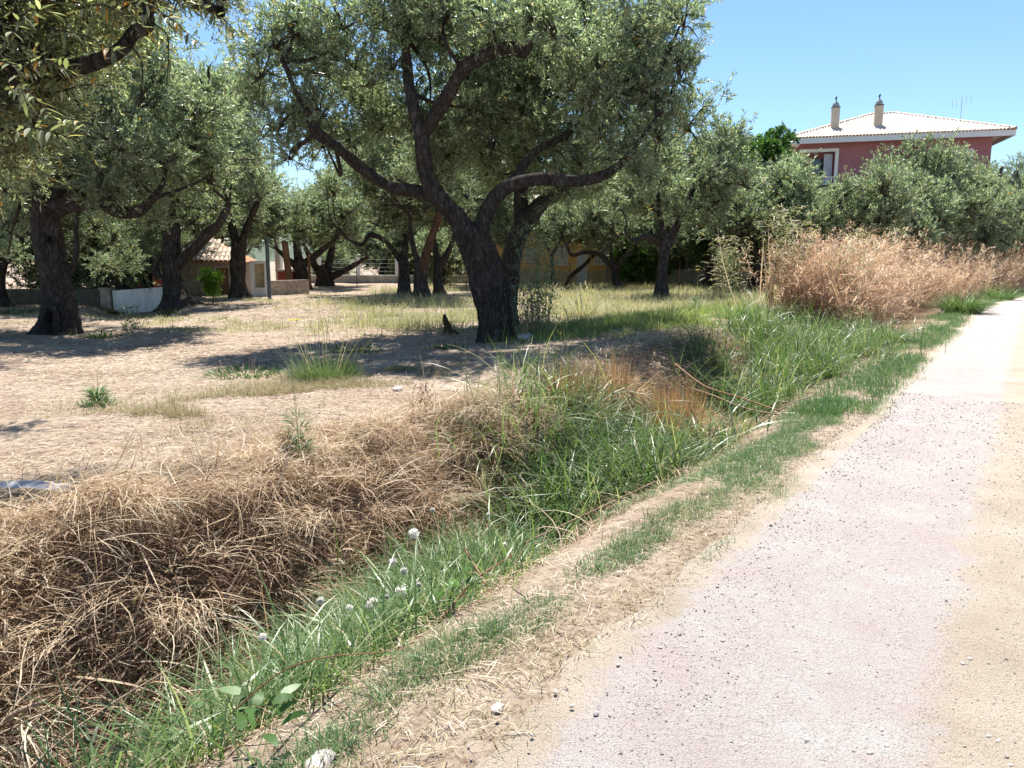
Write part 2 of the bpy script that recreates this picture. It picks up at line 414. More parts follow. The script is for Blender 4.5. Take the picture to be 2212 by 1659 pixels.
M['bluepost'] = surf_mat('blue_grey_post', (0.07, 0.09, 0.11), (0.15, 0.18, 0.21), 9, rough=0.7, bump=0.2)
M['woodpost'] = surf_mat('brown_wood_post', (0.12, 0.065, 0.04), (0.24, 0.14, 0.085), 7, vstreak=True, bump=0.5)
M['rust'] = surf_mat('rusty_iron', (0.14, 0.06, 0.035), (0.26, 0.13, 0.075), 9, bump=0.3)
M['glass'] = surf_mat('dark_window', (0.02, 0.025, 0.03), (0.04, 0.045, 0.05), 1, rough=0.1, bump=0.0, spec=0.8)
M['curtain'] = surf_mat('pale_curtain', (0.45, 0.50, 0.58), (0.62, 0.65, 0.70), 3, bump=0.1)
M['shutter'] = surf_mat('pale_shutter', (0.55, 0.52, 0.48), (0.68, 0.66, 0.62), 4, bump=0.1, rough=0.6)
M['plank'] = surf_mat('weathered_plank', (0.40, 0.38, 0.37), (0.68, 0.67, 0.66), 9, vstreak=False, bump=0.5)
M['deadwood'] = surf_mat('dead_wood', (0.20, 0.13, 0.09), (0.42, 0.32, 0.24), 9, bump=0.6)
M['hill'] = surf_mat('hill_scrub', (0.05, 0.075, 0.05), (0.11, 0.13, 0.09), 0.02, bump=0.2)

# ------------------------------------------------------------------ ground, road, hills
def build_ground():
    g = np.concatenate([-np.geomspace(420, 14, 46), np.linspace(-13.8, 13.8, 250), np.geomspace(14, 420, 46)])
    gy = np.concatenate([-np.geomspace(300, 4, 26), np.linspace(-3.9, 22, 236), np.geomspace(22.3, 900, 70)])
    X, Y = np.meshgrid(g, gy)
    Z = ground_z(X, Y)
    ny, nx = X.shape
    V = np.column_stack([X.ravel(), Y.ravel(), Z.ravel()])
    i = np.arange(ny - 1)[:, None] * nx; j = np.arange(nx - 1)[None, :]
    Q = np.stack([i + j, i + j + 1, i + nx + j + 1, i + nx + j], -1).reshape(-1, 4)
    u, v = uv(X.ravel(), Y.ravel())
    ditch = sstep(0.8, 1.3, u) * (1 - sstep(2.9, 4.2, u + 0.3 * wob(X.ravel(), Y.ravel(), 2, 9)))
    o = obj('ground', np_mesh('ground', V, quads=Q, rnd=ditch, smooth=True), M['soil'])
    tag(o, kind='structure')
build_ground()

def road_z(u, x, y):
    return 0.008 + 0.006 * wob(x, y, 3, 6) - 0.02 * np.exp(-((u + 0.75) / 0.35) ** 2) + 0.012 * wob(x, y, 0.8, 8)

def build_road():
    vv = np.concatenate([np.linspace(-9, 16, 280), np.geomspace(16.1, 260, 130)])
    uu = np.concatenate([[-5.0], np.linspace(-4.9, 0.0, 60)])
    U, Vv = np.meshgrid(uu, vv)
    edge = 0.06 + 0.09 * wob(Vv, Vv * 0.3, 2.3, 4) + 0.05 * wob(Vv, Vv * 0.2, 9.0, 5)
    U2 = np.where(U > -0.6, U + edge * sstep(-0.6, 0.0, U), U)
    X, Y = xy(U2, Vv)
    Z = road_z(U, X, Y)
    Z = Z * (1 - sstep(-0.25, 0.0, U)) + sstep(-0.25, 0.0, U) * (ground_z(X, Y) + 0.004)
    ny, nx = X.shape
    V = np.column_stack([X.ravel(), Y.ravel(), Z.ravel()])
    i = np.arange(ny - 1)[:, None] * nx; j = np.arange(nx - 1)[None, :]
    Q = np.stack([i + j, i + nx + j, i + nx + j + 1, i + j + 1], -1).reshape(-1, 4)[:, ::-1]
    u = U.ravel()
    tan = sstep(-1.0, -1.45, u) * (1 - sstep(-2.2, -2.7, u)) if False else np.clip((-.88 - u) / 0.45, 0, 1) * np.clip((u + 2.9) / 0.4, 0, 1)
    tan = np.maximum(tan, np.clip((u + 0.3) / 0.3, 0, 1))
    o = obj('road', np_mesh('road', V, quads=Q, rnd=tan * 0.55, smooth=True), M['road'])
    tag(o, kind='structure')
build_road()

def build_hills():
    n = 90
    x = np.linspace(-900, 900, n)
    prof = 22 + 12 * np.sin(x / 160 + 1) + 8 * np.sin(x / 71) + 4 * np.sin(x / 29 + 2)
    rows = []
    for k, h in ((0, 0.0), (1, 0.55), (2, 0.9), (3, 1.0), (4, 0.0)):
        rows.append(np.column_stack([x, np.full(n, 560 + 60 * k), prof * h - 0.5]))
    V = np.vstack(rows)
    i = np.arange(4)[:, None] * n; j = np.arange(n - 1)[None, :]
    Q = np.stack([i + j, i + j + 1, i + n + j + 1, i + n + j], -1).reshape(-1, 4)
    tag(obj('hills', np_mesh('hills', V, quads=Q, smooth=True), M['hill']), kind='structure')
build_hills()

# ------------------------------------------------------------------ foliage makers
def unit(a):
    return a / (np.linalg.norm(a, axis=-1, keepdims=True) + 1e-9)

def leaves_on_twigs(rs, base, dirs, length, k, ll, lw, droop=0.25, open_=0.75):
    """opposite leaves along curved twigs -> V, tris, rnd (4 verts, 2 tris per leaf, folded on the midrib)"""
    T = len(base)
    side = unit(np.cross(dirs, rs.normal(size=(T, 3)))); bi = np.cross(dirs, side)
    t = np.linspace(0.12, 1.0, k)
    pos = base[:, None, :] + dirs[:, None, :] * (length[:, None] * t)[..., None]
    pos[..., 2] -= droop * length[:, None] * t ** 2
    ang = (np.arange(k) // 2) * 1.57 + (np.arange(k) % 2) * math.pi
    ang = ang[None, :] + rs.uniform(0, 6.28, (T, 1)) + rs.normal(0, 0.35, (T, k))
    out = np.cos(ang)[..., None] * side[:, None, :] + np.sin(ang)[..., None] * bi[:, None, :]
    d = unit(dirs[:, None, :] * 0.8 + out * open_ + rs.normal(0, 0.22, (T, k, 3)))
    w = unit(np.cross(d, rs.normal(size=(T, k, 3)) * 0.6 + dirs[:, None, :])); nn = np.cross(d, w)
    L = ll * rs.uniform(0.6, 1.15, (T, k))[..., None]; W = lw * rs.uniform(0.75, 1.2, (T, k))[..., None] * 0.5
    p0 = pos; p2 = pos + d * L - nn * L * 0.12
    m = pos + d * L * 0.48
    p1 = m + w * W + nn * W * 0.35; p3 = m - w * W + nn * W * 0.35
    V = np.stack([p0, p1, p2, p3], 2).reshape(-1, 3)
    n = T * k; b = np.arange(n)[:, None] * 4
    tris = np.concatenate([b + np.array([[0, 1, 2]]), b + np.array([[0, 2, 3]])])
    rnd = np.repeat(np.clip(rs.uniform(0.03, 1, n), 0, 1), 4)
    # twig ribbons
    tip = base + dirs * length[:, None]; tip[:, 2] -= droop * length
    mid = base + dirs * length[:, None] * 0.5; mid[:, 2] -= droop * length * 0.25
    s = side * lw * 0.16
    Vt = np.stack([base - s, base + s, mid + s * .7, mid - s * .7, tip], 1).reshape(-1, 3)
    c = len(V) + np.arange(T)[:, None] * 5
    tt = np.concatenate([c + np.array([[0, 1, 2]]), c + np.array([[0, 2, 3]]), c + np.array([[3, 2, 4]])])
    return np.vstack([V, Vt]), np.vstack([tris, tt]), np.concatenate([rnd, np.zeros(5 * T)])

def bough_mesh(name, seed, twigs, k, ll, lw, mat, up=0.5, hollow=0.45, shoots=0):
    rs = np.random.RandomState(seed)
    p = unit(rs.normal(size=(twigs, 3))) * (rs.uniform(0, 1, twigs) ** hollow)[:, None]
    # uneven: gather twigs towards a few sprays
    cen = unit(rs.normal(size=(9, 3))) * 0.72
    idx = rs.randint(0, 9, twigs)
    p = p * 0.55 + cen[idx] * 0.5 * rs.uniform(0.5, 1.1, twigs)[:, None]
    p[:, 2] *= 0.85
    d = unit(p * 0.9 + np.array([0, 0, up]) + rs.normal(0, 0.38, (twigs, 3)))
    L = rs.uniform(0.28, 0.55, twigs)
    if shoots:
        d[:shoots] = unit(d[:shoots] * 0.35 + np.array([0, 0, 1.0])); L[:shoots] = rs.uniform(0.6, 0.95, shoots)
    V, t, r = leaves_on_twigs(rs, p, d, L, k, ll, lw)
    # inner branchlets
    Vs, Ts, Rs = [V], [t], [r]; off = len(V)
    for c in cen:
        path = np.array([(0, 0, -0.25), c * 0.45 + rs.normal(0, 0.08, 3), c * 0.95])
        tv, tq = tube(path, np.array([0.03, 0.02, 0.008]), 5, smooth=3)
        tq = np.array([q for q in tq if len(q) == 4])
        Vs.append(tv); Ts.append(np.vstack([tq[:, [0, 1, 2]], tq[:, [0, 2, 3]]]) + off); Rs.append(np.zeros(len(tv))); off += len(tv)
    me = np_mesh(name, np.vstack(Vs), tris=np.vstack(Ts), rnd=np.concatenate(Rs))
    me.materials.append(mat)
    return me

NEAR = [bough_mesh('olive_bough', 11 + i, 92, 17, 0.138, 0.034, M['olive'], shoots=(0, 14, 30, 8)[i]) for i in range(4)]
FAR = [bough_mesh('olive_bough_far', 31 + i, 88, 15, 0.150, 0.041, M['olive'], shoots=(6, 18, 30)[i]) for i in range(3)]
CLOSE = [bough_mesh('olive_bough_close', 51 + i, 90, 16, 0.125, 0.028, M['olive_warm'], up=0.1) for i in range(2)]

def blades(rs, base, length, width, az, e0, e1, segs=3, curl=0.0, roll=0.6, rlo=0.0, rhi=1.0, rnd=None):
    """ribbon grass blades: elevation runs from e0 to e1 along the blade, azimuth drifts by curl"""
    n = len(base)
    t = (np.arange(segs) + 0.5) / segs
    e = e0[:, None] + (e1 - e0)[:, None] * t[None, :]
    a = az[:, None] + (curl[:, None] if isinstance(curl, np.ndarray) else curl) * (t[None, :] - 0.3)
    step = (length / segs)[:, None]
    d = np.stack([np.cos(e) * np.cos(a), np.cos(e) * np.sin(a), np.sin(e)], -1) * step[..., None]
    C = np.concatenate([np.zeros((n, 1, 3)), np.cumsum(d, 1)], 1) + base[:, None, :]
    rl = rs.normal(0, roll, n)
    s0 = np.stack([-np.sin(az), np.cos(az), np.zeros(n)], -1)
    hz = np.stack([np.cos(az), np.sin(az), np.zeros(n)], -1)
    s = s0 * np.cos(rl)[:, None] + (np.array([0, 0, 1.0]) * 0.7 + hz * 0.5) * np.sin(rl)[:, None]
    prof = np.array([0.7, 1.0, 0.85, 0.6, 0.4, 0.3])[:segs]
    off = s[:, None, :] * (width[:, None] * 0.5 * prof[None, :])[..., None]
    Lf = C[:, :-1] - off; Rt = C[:, :-1] + off
    V = np.concatenate([np.stack([Lf, Rt], 2).reshape(n, 2 * segs, 3), C[:, -1:, :]], 1)
    m = 2 * segs + 1
    b = np.arange(n)[:, None] * m
    tr = []
    for k in range(segs - 1):
        q = 2 * k
        tr.append(b + np.array([[q, q + 1, q + 3]])); tr.append(b + np.array([[q, q + 3, q + 2]]))
    q = 2 * (segs - 1); tr.append(b + np.array([[q, q + 1, q + 2]]))
    if rnd is None: rnd = rs.uniform(rlo, rhi, n)
    return V.reshape(-1, 3), np.vstack(tr), np.repeat(rnd, m)

def join(parts):
    Vs, Ts, Rs, off = [], [], [], 0
    for V, T, r in parts:
        Vs.append(V); Ts.append(T + off); Rs.append(r); off += len(V)
    return np.vstack(Vs), np.vstack(Ts), np.concatenate(Rs)

def grass_obj(name, parts, mat, label=None, cat='grass', kind='stuff', loc=None, group=None, parent=None):
    V, T, r = join(parts)
    if loc is not None: V = V - np.array(loc)
    o = obj(name, np_mesh(name, V, tris=T, rnd=r), mat, parent, loc=loc if loc is not None else (0, 0, 0))
    if parent is None: tag(o, label, cat, group, kind)
    return o

# ------------------------------------------------------------------ olive trees
def limb_mesh(name, pts, base, seed, sides=10, gnarl=0.05, flutes=0, flare=0.0, smooth=6):
    P = np.array([p[:3] for p in pts]) - np.asarray(base); rad = np.array([p[3] for p in pts])
    V, Q = tube(P, rad, sides, smooth, gnarl, flutes, seed, flare)
    return MB().add(V, Q).mesh(name, smooth=True)

def trace(pts, Y, dY=None):
    """[(x, y, width_px)] -> [(X, Y, Z, r)]"""
    out = []
    for i, p in enumerate(pts):
        y = Y + (dY[i] if dY else 0)
        q = at(p[0], p[1], y)
        out.append((q[0], q[1], q[2], 0.41 * p[2] / 2.1602 / F * y))
    return out

def olive(name_label, base, trunk, limbs, lobes, boughs, seed, group='olive trees of the grove', sides=14, limb_mats=None, flare=0.5, gnarl=0.085, flutes=7, extra=None):
    bx, by = base
    bz = float(ground_z(bx, by)) - 0.06
    root = empty('olive_tree', (bx, by, bz))
    tag(root, name_label, 'olive tree', group)
    B = (bx, by, bz)
    tr = list(trunk)
    tr[0] = (tr[0][0], tr[0][1], bz - 0.05, tr[0][3])
    obj('trunk', limb_mesh('trunk', tr, B, seed, sides + 14, gnarl, flutes, flare, 9), M['bark'], root)
    for i, lb in enumerate(limbs):
        mt = M['bark'] if not limb_mats else limb_mats.get(i, M['bark'])
        obj('limb', limb_mesh('limb', lb, B, seed + i + 1, sides, gnarl * 0.8, 0), mt, root)
    rs = np.random.RandomState(seed + 500)
    crown = empty('crown', (0, 0, 0)); crown.parent = root
    nodes = np.array([p[:3] for lb in limbs for p in lb[1:]] + [tr[-1][:3]])
    for (c, s) in lobes:
        me = boughs[rs.randint(len(boughs))]
        c = np.asarray(c, float)
        obj('bough', me, None, crown, loc=tuple(c - np.array(B)),
            rot=(rs.normal(0, 0.25), rs.normal(0, 0.25), rs.uniform(0, 6.28)), scale=(s * rs.uniform(0.9, 1.15), s * rs.uniform(0.9, 1.15), s * rs.uniform(0.85, 1.1)))
    # secondary branches from the limbs into the boughs
    mb = MB()
    pick = rs.permutation(len(lobes))[:min(len(lobes), 26)]
    for k in pick:
        c = np.asarray(lobes[k][0]); d = np.linalg.norm(nodes - c, axis=1); q = nodes[d.argmin()]
        if d.min() > 4.0: continue
        mid = (q + c) / 2 + rs.normal(0, 0.16, 3) + np.array([0, 0, -0.1])
        V, Qd = tube(np.array([q, mid, c]) - np.array(B), np.array([0.045, 0.032, 0.016]), 6, 4, 0.05, 0, k)
        mb.add(V, Qd)
    if mb.v: 
        o = mb.build('branches', M['bark'], root, smooth=True); o['kind'] = 'stuff'
    return root

def shell_lobes(rs, c, r, n, s, zmin=-9, keep=None, thick=0.25):
    """bough centres through the outer part of an ellipsoid"""
    out = []
    while len(out) < n:
        d = rs.normal(size=3); d /= np.linalg.norm(d)
        p = np.array(c) + d * np.array(r) * rs.uniform(1 - thick * 2, 1.0)
        if p[2] < zmin: continue
        if keep is not None and not keep(p): continue
        if out and min(np.linalg.norm(p - q[0]) for q in out) < 0.36 * s and rs.rand() < 0.8: continue
        out.append((p, s * rs.uniform(0.8, 1.2)))
    return out

# --- the big olive in the middle
Y0 = 14.5
tk = trace([(1070, 748, 92), (1066, 690, 80), (1055, 620, 80), (1040, 560, 84), (1022, 515, 84), (1010, 490, 70)], Y0)
l1 = trace([(1015, 520, 66), (985, 468, 56), (945, 425, 50), (924, 385, 46), (915, 330, 40), (910, 280, 38), (906, 262, 30)], Y0, [0, 0, -.1, -.1, -.2, -.2, -.2])
l2 = trace([(908, 285, 34), (895, 240, 29), (886, 200, 26), (880, 140, 24), (877, 80, 20), (882, 10, 16), (872, -60, 11)], Y0, [-.2, -.2, -.1, .1, .3, .5, .7])
l3 = trace([(912, 290, 34), (935, 258, 32), (968, 205, 32), (1000, 150, 31), (1045, 121, 28), (1100, 102, 27), (1132, 112, 24), (1147, 75, 15), (1140, 10, 13), (1150, -60, 9)], Y0, [-.2, -.3, -.5, -.7, -.9, -1, -1.1, -1.1, -1, -.9])
l4 = trace([(950, 428, 36), (900, 412, 32), (840, 402, 29), (780, 362, 29), (725, 316, 27), (684, 287, 30), (666, 245, 18), (640, 200, 13), (610, 130, 9)], Y0, [0, .1, .1, 0, -.2, -.4, -.5, -.6, -.7])
l5 = trace([(1030, 545, 62), (1045, 480, 44), (1070, 428, 38), (1110, 398, 34), (1170, 387, 32), (1250, 391, 30), (1305, 378, 24), (1345, 350, 18), (1375, 312, 12), (1420, 250, 8)], Y0, [0, -.1, -.2, -.3, -.4, -.5, -.6, -.7, -.9, -1])
l6 = trace([(1080, 425, 26), (1120, 372, 22), (1160, 325, 20), (1225, 290, 16), (1270, 230, 10)], Y0, [-.2, .2, .5, .9, 1.2])
rs = np.random.RandomState(5)
C0 = np.array(at(1010, 230, 15.6))
def keep_main(p):
    # the crown is open below and in front: the vase of limbs can be seen
    low = 2.75 + 0.10 * abs(p[0] + 0.3) * 0
    if p[1] < 14.3 and p[2] < 5.6: return abs(p[0] + 0.4) > 2.7 and p[2] > 3.3
    if p[1] < 15.3 and abs(p[0] + 0.6) < 1.6 and p[2] < 4.9: return False
    return p[2] > low
lob = shell_lobes(rs, (-0.35, 15.6, 5.0), (3.9, 3.5, 2.9), 66, 0.74, keep=keep_main, thick=0.24)
lob += shell_lobes(rs, (-0.3, 16.4, 5.4), (3.2, 2.2, 2.2), 34, 0.74, keep=keep_main, thick=0.45)
for (x, y, Y, s) in [(560, 150, 14.3, .8), (600, 260, 14.2, .75), (630, 330, 14.6, .6), (690, 230, 14.2, .7), (590, 80, 14.2, .8), (570, 210, 14.7, .7), (640, 50, 14, .8),
                     (760, 130, 14.3, .7), (740, 40, 14.0, .8), (1200, 60, 13.3, .75), (1290, 120, 13.5, .75), (1370, 60, 13.6, .7), (1400, 190, 13.7, .7), (1420, 280, 13.8, .6),
                     (1360, 320, 13.7, .55), (1270, 210, 13.6, .7), (1300, 280, 13.9, .6), (1440, 120, 14.2, .65), (1430, 20, 14.4, .6), (1455, 230, 14.4, .5), (1150, 20, 13.3, .7), (1230, 160, 13.6, .6),
                     (830, 20, 14.2, .8), (960, 20, 13.6, .8), (1060, 40, 13.2, .7), (870, -60, 14, .8), (720, 110, 14.2, .7), (1180, 300, 15.6, .7), (1130, 240, 15.8, .7), (760, 300, 15.8, .7), (820, 260, 16, .8), (1060, 300, 16.3, .8), (970, 320, 16.6, .8), (1330, 200, 14.8, .7), (1390, 370, 14.4, .5), (1250, 340, 15.5, .6)]:
    lob.append((at(x, y, Y), s))
main_tree = olive('large old olive tree with a thick leaning trunk forking into dark bare limbs', (tk[0][0], Y0), tk, [l1, l2, l3, l4, l5, l6], lob, NEAR, 100, sides=16, flare=0.25, gnarl=0.11, flutes=9)

# --- the second trunk close behind it
YB = 17.2
tk = trace([(1095, 705, 60), (1097, 640, 54), (1102, 570, 52), (1118, 510, 52), (1140, 465, 50)], YB)
la = trace([(1138, 475, 50), (1175, 435, 36), (1230, 405, 26), (1270, 360, 18)], YB, [0, .2, .4, .6])
lb_ = trace([(1130, 480, 44), (1125, 420, 34), (1140, 350, 24), (1150, 260, 16)], YB, [0, .3, .6, .9])
rs = np.random.RandomState(8)
lob = shell_lobes(rs, (1.2, 18.4, 4.7), (2.5, 2.0, 2.1), 34, 0.8, zmin=2.7)
olive('olive tree with a dark trunk leaning right, close behind the largest olive', (tk[0][0], YB), tk, [la, lb_], lob, NEAR, 140)

# --- the left olive with the hollow trunk
YL = 16.45
tk = trace([(130, 740, 110), (132, 690, 82), (124, 620, 72), (112, 550, 68), (100, 480, 70), (95, 425, 66)], YL)
la = trace([(120, 450, 50), (165, 440, 36), (215, 440, 31), (260, 458, 30), (300, 455, 27), (330, 430, 20), (352, 395, 14)], YL, [0, -.2, -.3, -.4, -.5, -.6, -.7])
lb_ = trace([(85, 440, 56), (66, 370, 40), (40, 290, 30), (15, 200, 20), (0, 110, 12)], YL, [0, .2, .4, .6, .9])
lc = trace([(110, 440, 54), (140, 360, 40), (150, 270, 30), (185, 180, 20), (230, 90, 12)], YL, [0, .2, .3, .5, .6])
ld = trace([(152, 590, 16), (166, 540, 13), (164, 490, 11), (178, 430, 8)], YL, [-.05, -.15, -.1, 0])
le = trace([(150, 430, 30), (190, 400, 26), (222, 385, 22), (206, 345, 18), (230, 290, 12)], YL, [-.2, -.5, -.8, -1, -1.2])
rs = np.random.RandomState(15)
def keep_left(p):
    if p[1] < 16.2 and abs(p[0] + 9.7) < 1.2 and p[2] < 4.0: return False
    return p[2] > 2.5
lob = shell_lobes(rs, (-9.3, 16.8, 5.2), (3.7, 3.3, 2.9), 72, 0.82, keep=keep_left, thick=0.3)
for (x, y, Y, s) in [(230, 420, 15.4, .55), (300, 390, 15.4, .6), (60, 380, 15.2, .6), (200, 480, 17.2, .6), (250, 510, 18, .6), (280, 560, 18.4, .5), (330, 470, 16.2, .55), (30, 470, 17.3, .6), (20, 540, 18.2, .6), (360, 340, 15.5, .6), (230, 570, 18.6, .5)]:
    lob.append((at(x, y, Y), s))
olive('old olive with a broad dark trunk, hollow at its foot, beside the pale streaked wall', (tk[0][0], YL), tk, [la, lb_, lc, ld, le], lob, NEAR, 160, flare=0.28)
# hollow at the foot and the knot hole: shallow dark cavities rimmed with callus
lt = [o for o in COL.objects if o.name.startswith('olive_tree')][-1]
for (x, y, w, h, dY) in ((106, 695, 0.10, 0.26, -0.52), (107, 518, 0.06, 0.07, -0.29)):
    c = at(x, y, YL + dY) - np.array(lt.location)
    th = np.linspace(0, 2 * np.pi, 14, endpoint=False)
    ring = lambda k, dy: [(c[0] + k * w * math.cos(a), c[1] + dy, c[2] + k * h * math.sin(a)) for a in th]
    mb = MB(); r0, r1, r2 = ring(1.5, 0.14), ring(1.15, -0.02), ring(0.8, 0.10)
    for A_, B_ in ((r0, r1), (r1, r2)):
        for i in range(14): mb.poly([A_[i], A_[(i + 1) % 14], B_[(i + 1) % 14], B_[i]])
    mb.poly(ring(0.8, 0.26))
    for i in range(14): mb.poly([r2[i], r2[(i + 1) % 14], ring(0.8, 0.26)[(i + 1) % 14], ring(0.8, 0.26)[i]])
    mb.build('hollow', M['bark'], lt, smooth=True)

# --- mid and far olives with traced trunks
def crown_auto(seed, c, r, n, s, zmin=2.2):
    return shell_lobes(np.random.RandomState(seed), c, r, n, s, zmin=zmin, thick=0.3)

def traced_olive(label, Y, tpts, limbs, crown_r, n, s, seed, czoff=0.0, zmin=2.2, mats=None, flare=0.25, dx=0.0, boughs=None):
    tk = trace(tpts, Y)
    L = [trace(p, Y, d) for p, d in limbs]
    top = tk[-1]
    c = (tk[0][0] + dx, Y + 0.3, zmin + crown_r[2] * 0.82 + czoff)
    return olive(label, (tk[0][0], Y), tk, L, crown_auto(seed, c, crown_r, n, s, zmin), boughs or FAR, seed, limb_mats=mats, sides=10, flare=flare)

traced_olive('olive with a flared trunk growing against the right end of the white streaked wall', 25.75,
    [(388, 672, 84), (378, 625, 50), (371, 570, 43), (372, 505, 42), (368, 470, 36)],
    [([(378, 575, 34), (418, 540, 27), (450, 506, 27), (476, 480, 20), (495, 440, 14)], [0, -.2, -.4, -.5, -.6]),
     ([(370, 490, 36), (362, 420, 26), (350, 340, 18), (345, 260, 12)], [0, .2, .4, .5]),
     ([(345, 600, 24), (335, 575, 18), (350, 545, 12)], [-.1, -.2, -.1])], (3.9, 3.4, 3.0), 56, 1.0, 210, zmin=2.9)
traced_olive('olive with a split trunk in front of the tile-roofed stone shed', 30.9,
    [(518, 656, 62), (514, 615, 40), (513, 565, 37), (516, 520, 34)],
    [([(514, 540, 24), (500, 490, 20), (485, 430, 14), (470, 360, 10)], [0, .1, .2, .3]), ([(518, 540, 24), (536, 485, 18), (560, 430, 12)], [0, -.2, -.4])], (2.9, 2.9, 2.9), 42, 1.0, 220, zmin=2.9, dx=-1.5)
traced_olive('olive standing just behind the brown wooden post', 39.8,
    [(655, 632, 46), (652, 595, 34), (645, 562, 32)],
    [([(645, 580, 20), (618, 556, 15), (600, 540, 10)], [0, -.2, -.3]), ([(652, 575, 22), (690, 545, 16), (722, 520, 10)], [0, -.2, -.3]), ([(646, 570, 24), (640, 520, 16), (640, 460, 10)], [0, .2, .4])], (3.4, 3.2, 1.5), 30, 1.0, 230, zmin=2.6)
traced_olive('olive with three low spreading limbs deep in the grove beside the white concrete posts', 44.5,
    [(702, 626, 48), (700, 596, 38), (703, 575, 34)],
    [([(694, 600, 22), (672, 560, 17), (660, 535, 11)], [0, -.1, -.2]), ([(706, 590, 24), (716, 545, 18), (722, 500, 11)], [0, .2, .3]), ([(712, 600, 20), (758, 577, 14), (795, 555, 9)], [0, -.2, -.3])], (3.4, 3.2, 1.5), 28, 1.0, 240, zmin=2.7)
traced_olive('olive with a crooked bare limb reaching left over the dry herbs', 33.4,
    [(873, 646, 34), (873, 600, 27), (871, 560, 27)],
    [([(868, 568, 18), (845, 535, 13), (822, 514, 12), (798, 508, 11), (784, 528, 10), (765, 524, 8), (747, 512, 6)], [0, -.1, -.3, -.4, -.5, -.6, -.7]), ([(872, 565, 20), (878, 500, 15), (884, 430, 9)], [0, .2, .4])], (3.2, 3.0, 2.2), 38, 1.0, 250, zmin=3.0)
traced_olive('hollow-trunked olive with one reddish peeling limb', 28.7,
    [(914, 664, 46), (908, 610, 33), (908, 565, 31)],
    [([(912, 580, 26), (928, 525, 22), (944, 480, 18), (958, 420, 11)], [0, -.2, -.3, -.5]), ([(905, 570, 20), (890, 520, 14), (885, 460, 9)], [0, .2, .4])], (2.9, 2.8, 1.9), 30, 0.95, 260, zmin=3.3, mats={0: M['bark_red']})
traced_olive('slender forked olive half hidden behind the largest trunk', 34.3,
    [(950, 640, 36), (946, 600, 25), (946, 565, 24)],
    [([(948, 580, 18), (972, 535, 13), (990, 480, 8)], [0, -.1, -.2]), ([(945, 570, 18), (938, 520, 12), (930, 460, 8)], [0, .2, .3])], (3.0, 2.8, 2.0), 32, 1.0, 270, zmin=3.1)
traced_olive('thin young olive in front of the shuttered ochre wall', 40.5,
    [(1198, 628, 13), (1194, 585, 10), (1191, 545, 10)],
    [([(1192, 552, 8), (1180, 528, 6), (1172, 500, 4)], [0, .1, .1]), ([(1192, 552, 8), (1206, 526, 6), (1212, 495, 4)], [0, -.1, -.1])], (2.3, 2.2, 1.5), 18, 1.0, 280, zmin=2.4)
traced_olive('slanting thin olive leaning right before the ochre wall', 41.5,
    [(1212, 626, 14), (1232, 598, 11), (1262, 572, 10), (1285, 548, 9)],
    [([(1280, 555, 7), (1300, 530, 5), (1310, 505, 4)], [0, .1, .2])], (2.2, 2.2, 1.5), 16, 1.0, 285, zmin=2.4, dx=2.5)
traced_olive('wide olive whose trunk forks into two low arms above the weeds', 38.5,
    [(1340, 634, 28), (1330, 598, 20), (1327, 572, 21)],
    [([(1326, 582, 16), (1296, 550, 13), (1262, 545, 11), (1236, 551, 10), (1224, 530, 7)], [0, -.2, -.3, -.4, -.5]), ([(1330, 585, 16), (1346, 556, 13), (1368, 542, 9), (1385, 505, 6)], [0, -.2, -.3, -.3]), ([(1326, 575, 14), (1318, 530, 10), (1322, 480, 7)], [0, .2, .4])], (3.3, 3.0, 1.9), 36, 1.0, 290, zmin=2.4)
traced_olive('olive with a straight dark trunk standing in tall dry herbs', 30.1,
    [(1430, 662, 42), (1430, 610, 30), (1434, 555, 29), (1440, 515, 30)],
    [([(1434, 530, 22), (1398, 510, 16), (1368, 520, 11), (1350, 500, 7)], [0, -.2, -.3, -.4]), ([(1442, 530, 24), (1470, 465, 18), (1502, 398, 12), (1520, 330, 7)], [0, .2, .4, .5]), ([(1436, 525, 20), (1425, 460, 14), (1420, 400, 9)], [0, .2, .4])], (2.9, 2.7, 2.1), 40, 0.95, 300, zmin=2.8, dx=0.5)
traced_olive('olive with a short trunk rising behind the tall feathery reeds', 34.0,
    [(1648, 640, 34), (1645, 590, 27), (1642, 545, 27)],
    [([(1642, 560, 20), (1610, 500, 15), (1590, 440, 9)], [0, -.2, -.3]), ([(1645, 560, 20), (1680, 500, 15), (1690, 430, 9)], [0, .2, .3])], (2.9, 2.7, 1.8), 34, 0.98, 310, zmin=2.4)
traced_olive('olive with a pale bent limb, behind the reddest of the dead weeds', 31.0,
    [(1830, 560, 26), (1838, 500, 22), (1850, 462, 19)],
    [([(1848, 470, 17), (1862, 440, 14), (1870, 410, 9)], [0, -.1, -.2]), ([(1840, 490, 16), (1815, 440, 12), (1800, 400, 8)], [0, .2, .3])], (2.6, 2.5, 1.6), 34, 0.9, 320, zmin=1.9)
traced_olive('bushy olive rising highest before the pink house wall', 38.5,
    [(1992, 560, 30), (1991, 510, 25), (1990, 470, 22)],
    [([(1990, 485, 20), (2020, 440, 14), (2040, 400, 9)], [0, -.2, -.3]), ([(1990, 480, 18), (1960, 420, 13), (1950, 360, 8)], [0, .2, .3])], (3.0, 2.8, 2.7), 48, 1.05, 330, zmin=2.1)
